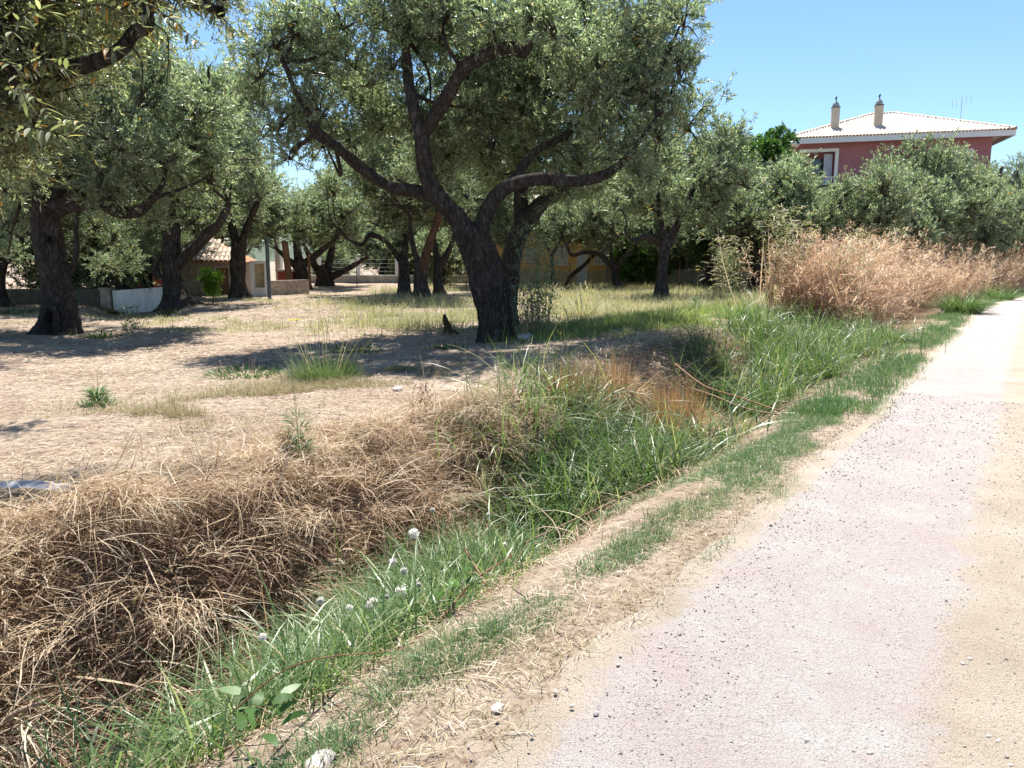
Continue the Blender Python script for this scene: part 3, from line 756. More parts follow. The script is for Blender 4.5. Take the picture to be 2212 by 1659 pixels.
traced_olive('olive whose long dark limb slants right over the dead weeds', 43.0,
    [(2084, 560, 30), (2090, 500, 26), (2098, 470, 23)],
    [([(2094, 485, 22), (2112, 445, 19), (2130, 415, 17), (2152, 392, 12), (2165, 360, 8)], [0, -.2, -.3, -.4, -.4]), ([(2072, 505, 18), (2055, 475, 16), (2040, 450, 12), (2020, 420, 8)], [0, .1, .2, .3])], (3.4, 3.2, 2.4), 44, 1.15, 340, zmin=2.3, dx=-0.4)
traced_olive('olive at the road bend, right of the pink house', 50.0,
    [(2228, 545, 24), (2226, 500, 20), (2224, 465, 18)],
    [([(2224, 470, 15), (2205, 425, 11), (2195, 370, 7)], [0, -.1, -.2]), ([(2226, 470, 15), (2250, 415, 11), (2265, 355, 7)], [0, .2, .3])], (3.4, 3.2, 3.1), 44, 1.15, 350, zmin=2.0)

# --- generic far olives, copies of two source trees
def generic_olive(label, x, y, seed, h=5.8, r=3.0, n=36, s=1.15, zmin=1.5, group='olive trees behind the grove'):
    rs = np.random.RandomState(seed)
    tk = [(x, y, 0, .26), (x + rs.normal(0, .06), y, .7, .2), (x + rs.normal(0, .12), y, 1.5, .19)]
    L = []
    for k in range(3):
        a = k * 2.1 + rs.uniform(0, 1); q = tk[-1]
        L.append([(q[0], q[1], 1.35, .13)] + [(q[0] + math.cos(a) * d, q[1] + math.sin(a) * d, z, rr) for d, z, rr in ((.5, 2.0, .1), (1.0, 2.8, .07), (1.4, h * 0.65, .04))])
    cz = (h + zmin) / 2
    return olive(label, (x, y), tk, L, crown_auto(seed, (x, y, cz), (r, r, (h - zmin) / 2 + 0.2), n, s, zmin), FAR, seed, group, sides=9)

for i, (lab, x, y, h, r, n) in enumerate([
    ('olive behind the dark wall, left of the broad hollow trunk', -16.5, 25, 7.2, 3.4, 44),
    ('tall olive filling the gap behind the white streaked wall', -15.5, 33, 8.4, 3.6, 46),
    ('olive just beyond the tile-roofed shed', -16.5, 42, 8.4, 3.6, 40),
    ('far olive between the shed and the wooden post', -18.5, 47, 8.6, 3.6, 40),
    ('farthest olive seen below the gap of open sky', -9.0, 54, 5.6, 3.2, 26),
    ('olive beyond the white concrete posts', -4.8, 54, 7.6, 3.4, 34),
    ('olive behind the ochre house roof', 2.0, 54, 9.0, 3.8, 36),
    ('olive between the ochre house and the grey wall', 8.6, 46, 7.4, 3.2, 38),
    ('olive behind the grey block wall', 10.6, 42, 6.0, 2.6, 34),
    ('olive beside the leafy green tree', 13.0, 36.5, 4.6, 2.4, 30),
    ('olive below the pink house balcony', 15.6, 35.5, 4.5, 2.4, 32),
    ('low olive below the left chimney', 18.2, 36.2, 4.6, 2.4, 30),
    ('olive far along the road, past the pink house', 33.5, 53, 8.0, 3.0, 34),
    ('farthest roadside olive past the pink house', 37.0, 52, 7.2, 3.2, 30),
    ('olive at the far left edge of the grove', -21.0, 30, 7.0, 3.4, 36),
    ('olive behind the tile-roofed shed, left of the red building', -22.5, 40, 7.4, 3.6, 36),
    ('olive in the back row straight behind the utility pole', -19.5, 56, 7.0, 3.6, 30),
    ('back row olive left of the far pale outbuilding', -13.6, 64, 5.2, 3.0, 24),
    ('back row olive right of the far pale outbuilding', -2.4, 63, 6.4, 3.6, 30),
    ('olive hiding the left end of the ochre roof', -1.6, 41.5, 6.2, 2.8, 30),
    ('olive hiding the right end of the ochre roof', 6.6, 50, 7.2, 3.4, 30),
    ('back row olive behind the green thicket', 11.0, 55, 7.0, 3.6, 30),
    ('low olive at the right-hand corner of the pink house', 25.0, 44.5, 6.2, 2.7, 32),
    ('low bushy olive below the right chimney', 21.3, 42.0, 5.6, 2.5, 32),
    ('roadside olive some way past the pink house', 43.0, 60, 6.6, 3.4, 30),
    ('last olive visible along the road', 50.0, 76, 6.6, 3.6, 28),
    ('low wild olive bush behind the left part of the dark wall', -20.0, 26.5, 3.6, 2.0, 18),
    ('low wild olive bush behind the middle of the dark wall', -17.0, 28.8, 3.4, 2.0, 18),
    ('low wild olive bush behind the gate post', -14.2, 28.2, 3.0, 1.6, 16),
    ('low wild olive bush at the left wall of the shed', -16.6, 34.0, 3.6, 1.9, 18),
    ('wild olive bush far left behind the grove', -26.0, 34, 5.0, 2.6, 22),
    ('low bush behind the left end of the post fence', -13.5, 57.5, 2.4, 1.8, 12),
    ('low bush behind the middle of the post fence', -9.6, 58.0, 2.4, 1.8, 12),
    ('low bush behind the right end of the post fence', -4.0, 56.5, 2.4, 1.8, 12),
    ('low bush left of the ochre house', -4.2, 46.5, 3.2, 1.6, 16),
    ('low bush behind the left end of the grey block wall', 9.6, 46, 3.6, 1.9, 18),
    ('low bush behind the right end of the grey block wall', 13.2, 44.5, 3.8, 1.9, 18),
    ('low bush at the far corner of the pink house', 29.5, 47.3, 5.2, 2.2, 20),
    ('low bush past the pink house garden', 33.5, 52.5, 5.0, 2.6, 20),
    ('low bush in the gap beyond the pink house', 30.0, 58, 5.0, 2.6, 20)]):
    generic_olive(lab, x, y, 400 + i, h, r, n, zmin=2.2 if 'ochre roof' in lab else (0.35 if 'bush' in lab.split()[:4] else (1.0 if x > 12 else 1.5)))

# --- the olive whose branch hangs over the foreground from the left
def foreground_olive():
    bx, by = -5.6, 5.6
    bz = float(ground_z(bx, by)) - 0.05
    tk = [(bx, by, bz, .34), (bx - .05, by + .05, .6, .27), (bx + .1, by, 1.3, .25), (bx + .35, by - .1, 1.9, .22)]
    lm = [[(bx + .3, by - .1, 1.8, .17), (-4.7, 4.9, 2.25, .13), (-3.6, 4.2, 2.5, .10)] + [tuple(at(x, y, Y)) + (r,) for x, y, Y, r in
           ((40, 140, 3.9, .062), (120, 150, 3.8, .050), (160, 148, 3.75, .036), (215, 132, 3.7, .030), (262, 108, 3.65, .028), (290, 72, 3.6, .026), (318, 56, 3.6, .028), (322, 20, 3.6, .020), (335, -60, 3.6, .012))],
          [(bx + .3, by - .1, 1.85, .16), (bx + .2, by + .3, 2.8, .12), (bx + .4, by + .6, 3.8, .08), (-4.3, 6.6, 4.6, .05), (-3.2, 7.3, 4.9, .03)]]
    lob = []
    rs = np.random.RandomState(3)
    for (x, y, Y, s) in [(20, 20, 3.7, .42), (90, 40, 4.0, .42), (40, 110, 4.1, .4), (20, 190, 3.6, .36), (100, -40, 3.7, .45), (200, 0, 4.0, .34), (300, -20, 3.7, .34), (400, -50, 3.9, .3),
                         (-40, 60, 3.6, .5), (-60, 200, 3.8, .5), (60, 240, 4.2, .30), (-30, 300, 4.0, .40), (150, 60, 4.3, .34), (250, -60, 3.8, .42), (90, 170, 4.1, .26), (470, -40, 4.2, .26), (30, 330, 4.6, .28)]:
        lob.append((at(x, y, Y), s))
    for k in range(26):
        p = np.array([bx - .3, by + 1.2, 4.7]) + rs.normal(0, 1, 3) * np.array([.95, .95, .7])
        lob.append((p, rs.uniform(.5, .7)))
    for q in ((-3.5, 7.3, 4.9), (-2.9, 7.5, 5.0), (-2.5, 7.9, 5.2), (-3.9, 7.0, 4.7), (-3.2, 7.9, 5.1)): lob.append((np.array(q), .45))
    root = olive('foreground olive whose leafy bough with a bent bare limb hangs in from the side', (bx, by), tk, lm, lob, CLOSE, 600)
    # single leaves on sprays that can be told apart
    leafm = MB()
    L_, W_ = 0.062, 0.0075
    zs = [0, .18, .4, .62, .82, 1.0]; ws = [.12, .7, 1.0, .92, .55, .02]
    b = 0
    for z, w in zip(zs, ws):
        leafm.v += [(-W_ * w, z * L_, .0022 * w - .010 * z * z), (0, z * L_, -.010 * z * z), (W_ * w, z * L_, .0022 * w - .010 * z * z)]
    for k in range(5):
        b = 3 * k
        leafm.f += [(b, b + 1, b + 4, b + 3), (b + 1, b + 2, b + 5, b + 4)]
    B = np.array(root.location)
    meshes = []
    for k in range(8):
        me = leafm.mesh('leaf', smooth=True)
        a = me.attributes.new('rnd', 'FLOAT', 'POINT'); val = (0.2, 0.4, 0.55, 0.7, 0.8, 0.9, 0.97, 0.995)[k]
        a.data.foreach_set('value', np.full(len(me.vertices), val, dtype=np.float32)); me.materials.append(M['olive_warm']); meshes.append(me)
    sprays = [((20, 175), (155, 155), 3.2), ((0, 200), (120, 260), 3.0), ((30, 290), (160, 300), 2.9), ((200, 270), (60, 305), 3.0), ((100, 60), (260, 120), 3.3), ((170, 20), (330, 70), 3.4), ((260, 20), (400, 60), 3.4),
              ((300, 30), (440, 100), 3.5), ((280, 90), (300, 230), 3.5), ((330, 50), (360, 190), 3.5), ((20, 80), (120, 30), 3.1), ((0, 130), (60, 230), 2.9), ((420, 10), (520, 80), 3.7), ((120, 200), (250, 190), 3.4)]
    twig = MB(); count = 0
    for (x0, y0), (x1, y1), Y in sprays:
        p0, p1 = at(x0, y0, Y + 0.1), at(x1, y1, Y - 0.1)
        mid = (p0 + p1) / 2 + np.array([0, 0, 0.04]) + rs.normal(0, .02, 3)
        path = catmull(np.array([p0, mid, p1]), 6)
        V, Q = tube(np.array([p0, mid, p1]) - B, np.array([.004, .003, .0015]), 5, 5); twig.add(V, Q)
        n = 21
        for i in range(n):
            if count >= 290: break
            t = (i // 2 + 1) / (n // 2 + 1); q = path[min(int(t * (len(path) - 1)), len(path) - 2)]; q2 = path[min(int(t * (len(path) - 1)) + 1, len(path) - 1)]
            q = q + (q2 - q) * (t * (len(path) - 1) % 1)
            d = (p1 - p0) / np.linalg.norm(p1 - p0)
            side = np.cross(d, rs.normal(0, 1, 3)); side /= np.linalg.norm(side)
            dirv = Vector(d * 0.75 + side * (0.85) + np.array([0, 0, -0.18]))
            e = dirv.to_track_quat('Y', 'Z').to_euler()
            m = meshes[rs.choice(8, p=[.2, .2, .15, .15, .1, .1, .06, .04])]
            sc_ = rs.uniform(.75, 1.2)
            o = obj('leaf', m, None, root, loc=tuple(q - B), rot=e, scale=(sc_, sc_, sc_))
            count += 1
    o = twig.build('twigs', M['bark'], root, smooth=True); o['kind'] = 'stuff'
    return root
foreground_olive()

# --- other trees
def leafy_tree(name, label, cat, x, y, h, r, mat, seed, n=34, s=0.9, ll=0.2, lw=0.12, zmin=1.5, trunk_r=.2):
    bz = float(ground_z(x, y)) - 0.05
    root = empty(name, (x, y, bz)); tag(root, label, cat)
    V, Q = tube(np.array([(0, 0, -.1), (.05, 0, h * .25), (-.05, .05, h * .5), (0, 0, h * .8)]), np.array([trunk_r, trunk_r * .8, trunk_r * .6, trunk_r * .2]), 10, 5, .05, 0, seed, .4)
    MB().add(V, Q).build('trunk', M['bark'], root, smooth=True)
    me = [bough_mesh(name + '_bough', seed + k, 120, 9, ll, lw, mat, hollow=.4) for k in range(2)]
    crown = empty('crown'); crown.parent = root
    rs = np.random.RandomState(seed)
    for c, sz in shell_lobes(rs, (0, 0, (h + zmin) / 2), (r, r, (h - zmin) / 2), n, s, zmin=zmin, thick=.35):
        obj('bough', me[rs.randint(2)], None, crown, loc=tuple(c), rot=(0, 0, rs.uniform(0, 6.28)), scale=(sz, sz, sz))
    return root
leafy_tree('walnut_tree', 'dark green broad-leaved tree at the left end of the pink house', 'tree', 11.5, 37.2, 7.9, 2.0, M['broadleaf'], 701, n=38, s=.85)
leafy_tree('walnut_tree', 'leafy green tree top poking out behind the roadside olives', 'tree', 9.9, 39.2, 7.4, 1.6, M['broadleaf'], 711, n=22, s=.85)
leafy_tree('fig_bush', 'bright green bush behind the low fence with white posts', 'bush', -7.3, 56, 5.2, 2.0, M['limeleaf'], 721, n=18, s=1.0, zmin=.6)
leafy_tree('vine_bush', 'bright lime-green bush glowing behind the white streaked wall', 'bush', -14.6, 29.6, 3.4, 1.2, M['limeleaf'], 731, n=14, s=.6, ll=.16, lw=.1, zmin=1.0, trunk_r=.06)
leafy_tree('garden_shrub', 'small bright green shrub against the stone shed', 'shrub', -10.25, 26.4, 1.35, .32, M['limeleaf'], 741, n=12, s=.28, ll=.16, lw=.06, zmin=.15, trunk_r=.02)
leafy_tree('sorghum_thicket', 'dense green tall-leaved thicket between ochre house and dark straight trunk', 'plants', 7.0, 41.8, 2.9, 1.35, M['broadleaf'], 751, n=22, s=.7, ll=.42, lw=.09, zmin=.3, trunk_r=.05)

def cypress(x, y, h, label):
    root = empty('cypress_tree', (x, y, -0.05)); tag(root, label, 'cypress')
    MB().rod((0, 0, 0), (0, 0, h * .9), .16, .03).build('trunk', M['bark'], root)
    rs = np.random.RandomState(77); n = 2600
    z = rs.uniform(.05, 1, n); a = rs.uniform(0, 6.28, n); r = 0.75 * np.sin(np.pi * np.clip(z, 0, 1) ** .6) ** .8 * rs.uniform(.5, 1, n) + .03
    base = np.column_stack([np.cos(a) * r, np.sin(a) * r, z * h * .97])
    V, T, q = blades(rs, base, rs.uniform(.3, .6, n), rs.uniform(.06, .12, n), a, np.full(n, 1.2), np.full(n, 1.4), 2)
    obj('crown', np_mesh('crown', V, tris=T, rnd=q), M['cypress'], root)
cypress(-19.4, 78, 9.0, 'slim dark cypress seen far off in the gap of open sky')

# ------------------------------------------------------------------ the pink house on the right
def tile_mesh(name, w, l, n=5):
    mb = MB(); r = w * 0.5; v = []
    for y, k in ((0, 1.0), (l, 0.86)):
        for i in range(n + 1):
            a = math.pi * i / n
            v.append((-math.cos(a) * r * k, y, math.sin(a) * r * 0.75 * k))
    for y, k in ((0, .78),):
        for i in range(n + 1):
            a = math.pi * i / n
            v.append((-math.cos(a) * r * k, y, math.sin(a) * r * 0.75 * k))
    m = n + 1
    f = [(i, i + 1, m + i + 1, m + i) for i in range(n)] + [(2 * m + i, 2 * m + i + 1, i + 1, i) for i in range(n)]
    mb.v = v; mb.f = [tuple(reversed(q)) for q in f]
    return mb.mesh(name, smooth=False)

def tiled_slope(parent, P0, ex, ey, width_fn, rows, w, l, mat, tname, maxobj):
    """lay tiles row by row on a slope: P0 eave corner, ex along the eave, ey up the slope; width_fn(row_t) -> (a, b) in metres"""
    me = tile_mesh(tname, w, l * 1.12); me.materials.append(mat)
    ex, ey = Vector(ex).normalized(), Vector(ey).normalized(); ez = ex.cross(ey)
    rot = Matrix((ex, ey, ez)).transposed().to_euler()
    rsr = random.Random(4); n = 0; rest = MB(); src_v = [v.co.copy() for v in me.vertices]; src_f = [tuple(p.vertices) for p in me.polygons]
    for r in range(rows):
        a, b = width_fn(r * l)
        k = math.ceil(a / w)
        while (k + .5) * w < b:
            loc = Vector(P0) + ex * ((k + .5) * w) + ey * (r * l) + ez * (0.035 + rsr.uniform(-.006, .006))
            if n < maxobj:
                o = obj(tname, me, None, parent, loc=loc, rot=(rot.x, rot.y, rot.z)); n += 1
            else:
                Mx = Matrix((ex, ey, ez)).transposed()
                rest.add([tuple(loc + Mx @ v) for v in src_v], src_f)
            k += 1
    if rest.v:
        o = rest.build(tname + 's', mat, parent); o['kind'] = 'stuff'

def pink_house():
    L, Rr = np.array([18.10, 52.83]), np.array([30.86, 49.02]); SC = 1.27
    d = Rr - L; LEN = float(np.linalg.norm(d)) / SC; ang = math.atan2(d[1], d[0])
    root = empty('pink_house', (L[0], L[1], -0.43), ang); root.scale = (SC, SC, SC)
    tag(root, 'pink two-storey house with a white tiled hip roof and two chimneys', 'house')
    E, DEP, RISE = 7.72, 9.2, 1.72                  # eave height, roof depth, ridge rise
    o = 0.75                                        # overhang
    W0, W1, D0, D1 = o, LEN - o, o, DEP - o
    # lower storey and upper storey walls, with a corner balcony recess at the left
    MB().box(W0, W1, D0, D1, -0.1, 4.6).build('wall', M['pink'], root)
    MB().box(W0 + 1.95, W1, D0, D1, 4.9, E - .02).build('wall', M['pink'], root)
    MB().box(W0, W0 + 1.95, D0 + 1.5, D1, 4.9, E - .02).build('wall', M['pink'], root)
    MB().box(W0 - .3, W1 + .02, D0 - .05, D1 + .02, 4.6, 4.9).build('floor_slab', M['whitepaint'], root)
    # balcony frame, door, curtain, railing
    fr = MB(); fr.box(W0 + 1.78, W0 + 1.95, D0 - .06, D0 - .003, 4.9, E - .55); fr.box(W0 - .02, W0 + 1.95, D0 - .06, D0 + .1, E - .55, E - .40)
    fr.build('balcony_frame', M['whitepaint'], root)
    MB().box(W0, W0 + 1.95, D0 + .02, D0 + .09, E - .40, E - .02).build('lintel', M['pink'], root)
    dr = MB().box(W0 + .75, W0 + 1.6, D0 + 1.44, D0 + 1.497, 4.9, 7.0).build('door', M['glass'], root)
    MB().box(W0 + .68, W0 + .75, D0 + 1.42, D0 + 1.497, 4.9, 7.06).box(W0 + 1.6, W0 + 1.67, D0 + 1.42, D0 + 1.497, 4.9, 7.06).build('door_frame', M['whitepaint'], dr)
    cur = MB()
    for i in range(12):
        cur.box(W0 + 1.28 + i * .035, W0 + 1.315 + i * .035, D0 + .35 + (.02 if i % 2 else 0), D0 + .37 + (.02 if i % 2 else 0), 5.0, 7.1)
    cur.build('curtain', M['curtain'], root)
    rail = MB()
    for i in range(14): rail.rod((W0 + .02 + i * .14, D0 + .03, 4.9), (W0 + .02 + i * .14, D0 + .03, 5.85), .012, n=6)
    rail.box(W0, W0 + 1.78, D0, D0 + .05, 5.85, 5.9); rail.build('railing', M['whitepaint'], root)
    # wall lamp, small window on the right
    lam = MB(); lam.box(W0 + 3.6, W0 + 3.7, D0 - .08, D0 - .002, 6.75, 6.82); lam.rod((W0 + 3.65, D0 - .1, 6.6), (W0 + 3.65, D0 - .1, 6.95), .06, .04); lam.build('wall_lamp', M['whitepaint'], root)
    wx = W1 - 2.0
    w = MB().box(wx, wx + 1.1, D0 - .02, D0 - .004, 5.7, 6.95).build('window', M['glass'], root)
    MB().box(wx - .1, wx, D0 - .05, D0 - .003, 5.6, 7.05).box(wx + 1.1, wx + 1.2, D0 - .05, D0 - .003, 5.6, 7.05).box(wx, wx + 1.1, D0 - .05, D0 - .003, 6.95, 7.05).build('frame', M['whitepaint'], w)
    MB().box(wx - .15, wx + 1.25, D0 - .12, D0 - .003, 5.52, 5.6).build('sill', M['whitepaint'], w)
    # eave: soffit and white fascia
    MB().box(0.03, LEN - .03, .03, DEP - .03, E - .02, E + .02).build('soffit', M['whitepaint'], root)
    MB().box(0, LEN, -.03, .03, E - .20, E + .06).box(-.03, 0.0, -.03, DEP, E - .20, E + .06).box(LEN, LEN + .03, -.03, DEP, E - .20, E + .06).build('fascia', M['whitepaint'], root)
    # hip roof deck
    h = DEP / 2
    A, B, C_, D_ = (0, 0, E + .06), (LEN, 0, E + .06), (LEN, DEP, E + .06), (0, DEP, E + .06)
    P, Q = (h, h, E + .06 + RISE), (LEN - h, h, E + .06 + RISE)
    deck = MB().poly([A, B, Q, P]).poly([B, C_, Q]).poly([C_, D_, P, Q]).poly([D_, A, P]).build('roof', M['tile_pale'], root)
    sl = math.hypot(h, RISE); tw, tl = 0.16, 0.36
    fn = lambda s: (s / sl * h - .02, LEN - s / sl * h + .02)
    tiled_slope(deck, (0, -.06, E + .06), (1, 0, 0), (0, h, RISE), fn, int(sl / tl) + 1, tw, tl, M['tile_pale'], 'tile', 298)
    fl = lambda s: (s / sl * h, DEP - s / sl * h)
    tiled_slope(deck, (-.06, DEP, E + .06), (0, -1, 0), (h, 0, RISE), fl, int(sl / tl) + 1, tw, tl, M['tile_pale'], 'left_tile', 0)
    tiled_slope(deck, (LEN + .06, 0, E + .06), (0, 1, 0), (-h, 0, RISE), fl, int(sl / tl) + 1, tw, tl, M['tile_pale'], 'right_tile', 0)
    # ridge and hip caps, each a tile
    cap = tile_mesh('ridge_cap', .26, .44); cap.materials.append(M['tile_pale'])
    bed = MB()
    for p, q in ((A, P), (B, Q), (P, Q)):
        p, q = Vector(p), Vector(q); dv = (q - p); n = max(1, int(dv.length / .36)); e = dv.normalized()
        sx = e.cross(Vector((0, 0, 1))).normalized(); ez = sx.cross(e)
        rot = Matrix((sx, e, ez)).transposed().to_euler()
        for i in range(n + 1):
            obj('ridge_cap', cap, None, deck, loc=p + dv * (i / (n + 1)) + ez * .075, rot=(rot.x, rot.y, rot.z))
        bed.rod(tuple(p + ez * .06), tuple(q + ez * .06), .085, .085, 6)
    bed.build('ridge_bedding', M['terracotta'], deck)
    # chimneys on the front slope
    for x0, y0 in ((2.3, 1.5), (4.4, 1.5)):
        zb = E + .06 + RISE * y0 / h
        c = MB().box(x0, x0 + .40, y0, y0 + .36, zb - .25, zb + 1.16).build('chimney', M['chimney'], root)
        MB().box(x0 - .02, x0 + .42, y0 - .02, y0 + .38, zb + 1.16, zb + 1.20).build('chimney_cap', M['darkmetal'], c)
        cw = MB()
        n = 10; cx, cy = x0 + .2, y0 + .18; prof = ((.18, 1.20), (.185, 1.28), (.16, 1.38), (.10, 1.46), (.03, 1.50))
        V = [(cx + r * math.cos(2 * math.pi * i / n), cy + r * math.sin(2 * math.pi * i / n), zb + z) for r, z in prof for i in range(n)]
        Fq = [(k * n + i, k * n + (i + 1) % n, (k + 1) * n + (i + 1) % n, (k + 1) * n + i) for k in range(len(prof) - 1) for i in range(n)]
        cw.add(V, Fq + [tuple(range((len(prof) - 1) * n, len(prof) * n))]).build('cowl', M['greymetal'], c, smooth=True)
        vane = MB().rod((cx, cy, zb + 1.48), (cx, cy, zb + 1.66), .025, .02, 6)
        vane.add(*tube(np.array([(cx - .05, cy, zb + 1.60), (cx, cy, zb + 1.68), (cx + .01, cy, zb + 1.76)]), np.array([.035, .05, .02]), 6, 3))
        vane.build('vent_finial', M['darkmetal'], c)
    # antenna behind the right hip
    an = MB(); ax, ay = LEN - 1.75, h - 1.6; az = E + .5
    an.rod((ax, ay, az), (ax, ay, az + 1.75), .016, .012, 6); an.rod((ax - .42, ay, az + 1.45), (ax + .42, ay, az + 1.62), .010, .010, 5)
    for t in (-.42, -.25, 0, .2, .42): an.rod((ax + t, ay, az + 1.53 + t * .2 - .22), (ax + t, ay, az + 1.53 + t * .2 + .22), .008, .008, 5)
    an.build('antenna', M['greymetal'], root)
pink_house()

# ------------------------------------------------------------------ ochre house
def ochre_house():
    root = empty('ochre_house', (-2.2, 44.6, 0.0), R(-2)); tag(root, 'low ochre house with pale louvred shutters and a stained plinth', 'house')
    MB().box(0, 10.6, 0, 7, .95, 4.3).build('wall', M['yellowwall'], root)
    MB().box(-.03, 10.63, -.03, 7.03, -.1, .95).build('plinth', M['plinth'], root)
    rf = MB().poly([(-.4, -.4, 4.3), (11, -.4, 4.3), (7.5, 3.5, 5.5), (3, 3.5, 5.5)]).poly([(11, -.4, 4.3), (11, 7.4, 4.3), (7.5, 3.5, 5.5)]).poly([(11, 7.4, 4.3), (-.4, 7.4, 4.3), (3, 3.5, 5.5), (7.5, 3.5, 5.5)]).poly([(-.4, 7.4, 4.3), (-.4, -.4, 4.3), (3, 3.5, 5.5)])
    rf.poly([(-.4, -.4, 4.29), (-.4, 7.4, 4.29), (11, 7.4, 4.29), (11, -.4, 4.29)]).build('roof', M['tile_old'], root)
    for x, z0, w, hh, gap in ((4.72, 1.30, .66, 1.05, .13), (2.95, 1.50, .62, .72, 0), (6.9, 1.35, .6, .8, 0)):
        win = MB().box(x, x + w, -.012, -.003, z0, z0 + hh).build('window', M['glass'], root)
        MB().box(x - .08, x + w + .08, -.1, -.014, z0 - .07, z0).build('sill', M['shutter'], win)
        lw = (w - gap) / 2
        for sx in (x - .02, x + lw + gap + .02):
            sh = MB(); sh.box(sx, sx + .05, -.07, -.02, z0, z0 + hh); sh.box(sx + lw - .05, sx + lw, -.07, -.02, z0, z0 + hh)
            sh.box(sx + .05, sx + lw - .05, -.07, -.02, z0, z0 + .06); sh.box(sx + .05, sx + lw - .05, -.07, -.02, z0 + hh - .06, z0 + hh)
            n = 11
            for i in range(n):
                zz = z0 + .08 + i * (hh - .16) / n
                sh.poly([(sx + .05, -.065, zz), (sx + lw - .05, -.065, zz), (sx + lw - .05, -.03, zz + (hh - .16) / n * .9), (sx + .05, -.03, zz + (hh - .16) / n * .9)])
            sh.build('shutter', M['shutter'], win)
    dr = MB().box(5.98, 6.42, -.05, -.003, .02, 2.0).build('door', M['curtain'], root)
    MB().box(5.90, 5.98, -.07, -.003, .02, 2.08).box(6.42, 6.50, -.07, -.003, .02, 2.08).box(5.98, 6.42, -.07, -.003, 2.0, 2.08).build('frame', M['shutter'], dr)
    MB().rod((7.6, -.08, .1), (7.6, -.08, 4.2), .045).build('drainpipe', M['greymetal'], root)
ochre_house()

# ------------------------------------------------------------------ stone shed with tiled roof, left
def shed():
    root = empty('stone_shed', (-14.3, 32.6, 0.0), R(6)); tag(root, 'weathered stone shed with a sagging tiled roof', 'shed')
    w, dp, E = 2.75, 2.8, 1.5
    MB().box(0, w, 0, dp, -.15, E).build('wall', M['stonewall'], root)
    MB().box(w - .92, w - .42, -.02, .04, -.05, 1.25).build('door', M['woodpost'], root)
    MB().box(w - 1.0, w - .92, -.04, .02, -.05, 1.32).box(w - .42, w - .34, -.04, .02, -.05, 1.32).box(w - .92, w - .42, -.04, .02, 1.25, 1.32).build('door_frame', M['concrete'], root)
    A, B, C_, D_, P = (-.25, -.3, E), (w + .25, -.3, E), (w + .25, dp + .2, E), (-.25, dp + .2, E), (w * .38, dp * .55, E + 1.1)
    dk = MB().poly([A, B, P]).poly([B, C_, P]).poly([C_, D_, P]).poly([D_, A, P]).build('roof', M['terracotta'], root)
    ey = Vector((0, dp * .55 + .3, 1.1)); sl = ey.length; bw = w + .5
    tiled_slope(dk, (-.25, -.34, E), (1, 0, 0), ey, lambda s: (s / sl * (w * .38 + .25), bw - s / sl * (bw - w * .38 - .25)), int(sl / .34), .19, .34, M['tile_old'], 'tile', 220)
    ey2 = Vector((w * .38 + .25, 0, 1.1)); sl2 = ey2.length; bw2 = dp + .5
    tiled_slope(dk, (-.29, dp + .2, E), (0, -1, 0), ey2, lambda s: (s / sl2 * (dp * .45 + .2), bw2 - s / sl2 * (dp * .55 + .3)), int(sl2 / .34), .19, .34, M['tile_old'], 'left_tile', 0)
shed()

def slab(name, label, cat, p, q, z0, z1, th, mat, parts=None):
    """upright wall between two ground points"""
    d = math.hypot(q[0] - p[0], q[1] - p[1]); a = math.atan2(q[1] - p[1], q[0] - p[0])
    o = empty(name, (p[0], p[1], 0), a); tag(o, label, cat)
    MB().box(0, d, 0, th, z0, z1).build('panel', mat, o)
    return o, d
# white streaked wall
o, d = slab('garden_wall', 'white streaked wall beside the flared olive trunk', 'wall', (-13.75, 26.6), (-12.05, 26.85), -.75, -.5, .24, M['concrete'])
mb = MB(); n = 12
for i in range(n):
    t0, t1 = i / n, (i + 1) / n; L = 1.72
    z0, z1 = .54 + .03 * math.sin(3 * t0) + .12 * t0 * t0, .54 + .03 * math.sin(3 * t1) + .12 * t1 * t1
    b = len(mb.v)
    mb.v += [(L * t0, .02, -.5), (L * t1, .02, -.5), (L * t1, .02, z1), (L * t0, .02, z0), (L * t0, .2, -.5), (L * t1, .2, -.5), (L * t1, .2, z1), (L * t0, .2, z0)]
    mb.f += [(b, b+1, b+2, b+3), (b+5, b+4, b+7, b+6), (b+3, b+2, b+6, b+7)]
    if i == 0: mb.f.append((b+4, b, b+3, b+7))
    if i == n - 1: mb.f.append((b+1, b+5, b+6, b+2))
mb.build('white_face', M['whitewall'], o)
o = empty('gate_post', (-13.98, 26.55, -.22)); tag(o, 'weathered stone gate post at the left end of the white wall', 'post')
MB().box(-.16, .18, -.02, .3, -.4, .80).build('shaft', M['stonewall'], o); MB().box(-.2, .22, -.05, .33, .80, .86).build('cap', M['stonewall'], o)
slab('dark_wall', 'stone wall, shade put into its dark colour, behind the hollow olive trunk', 'wall', (-23, 26.0), (-14.2, 26.6), -.3, .60, .3, surf_mat('shade_toned_stone', (0.06, 0.065, 0.05), (0.14, 0.13, 0.10), 4, bump=.7, bscale=10, bdist=.05))  # dark base colour stands in for the shade behind the trunk
slab('rubble_wall', 'low rubble wall running from the doorpost to the blue-grey post', 'wall', (-10.3, 32.3), (-8.9, 34.0), -.1, .72, .35, M['stonewall'])
o = empty('doorway_pier', (-10.75, 31.9, 0), R(4)); tag(o, 'pale plastered doorway pier with a narrow niche, beside the shed', 'pier')
MB().box(0, .14, 0, .3, -.1, 1.55).box(.56, .70, 0, .3, -.1, 1.55).box(.14, .56, 0, .3, 1.43, 1.55).box(.14, .56, 0, .3, -.1, .45).build('pier', M['whitepaint'], o)
MB().box(.14, .56, .2, .27, .45, 1.43).build('niche', M['plinth'], o)
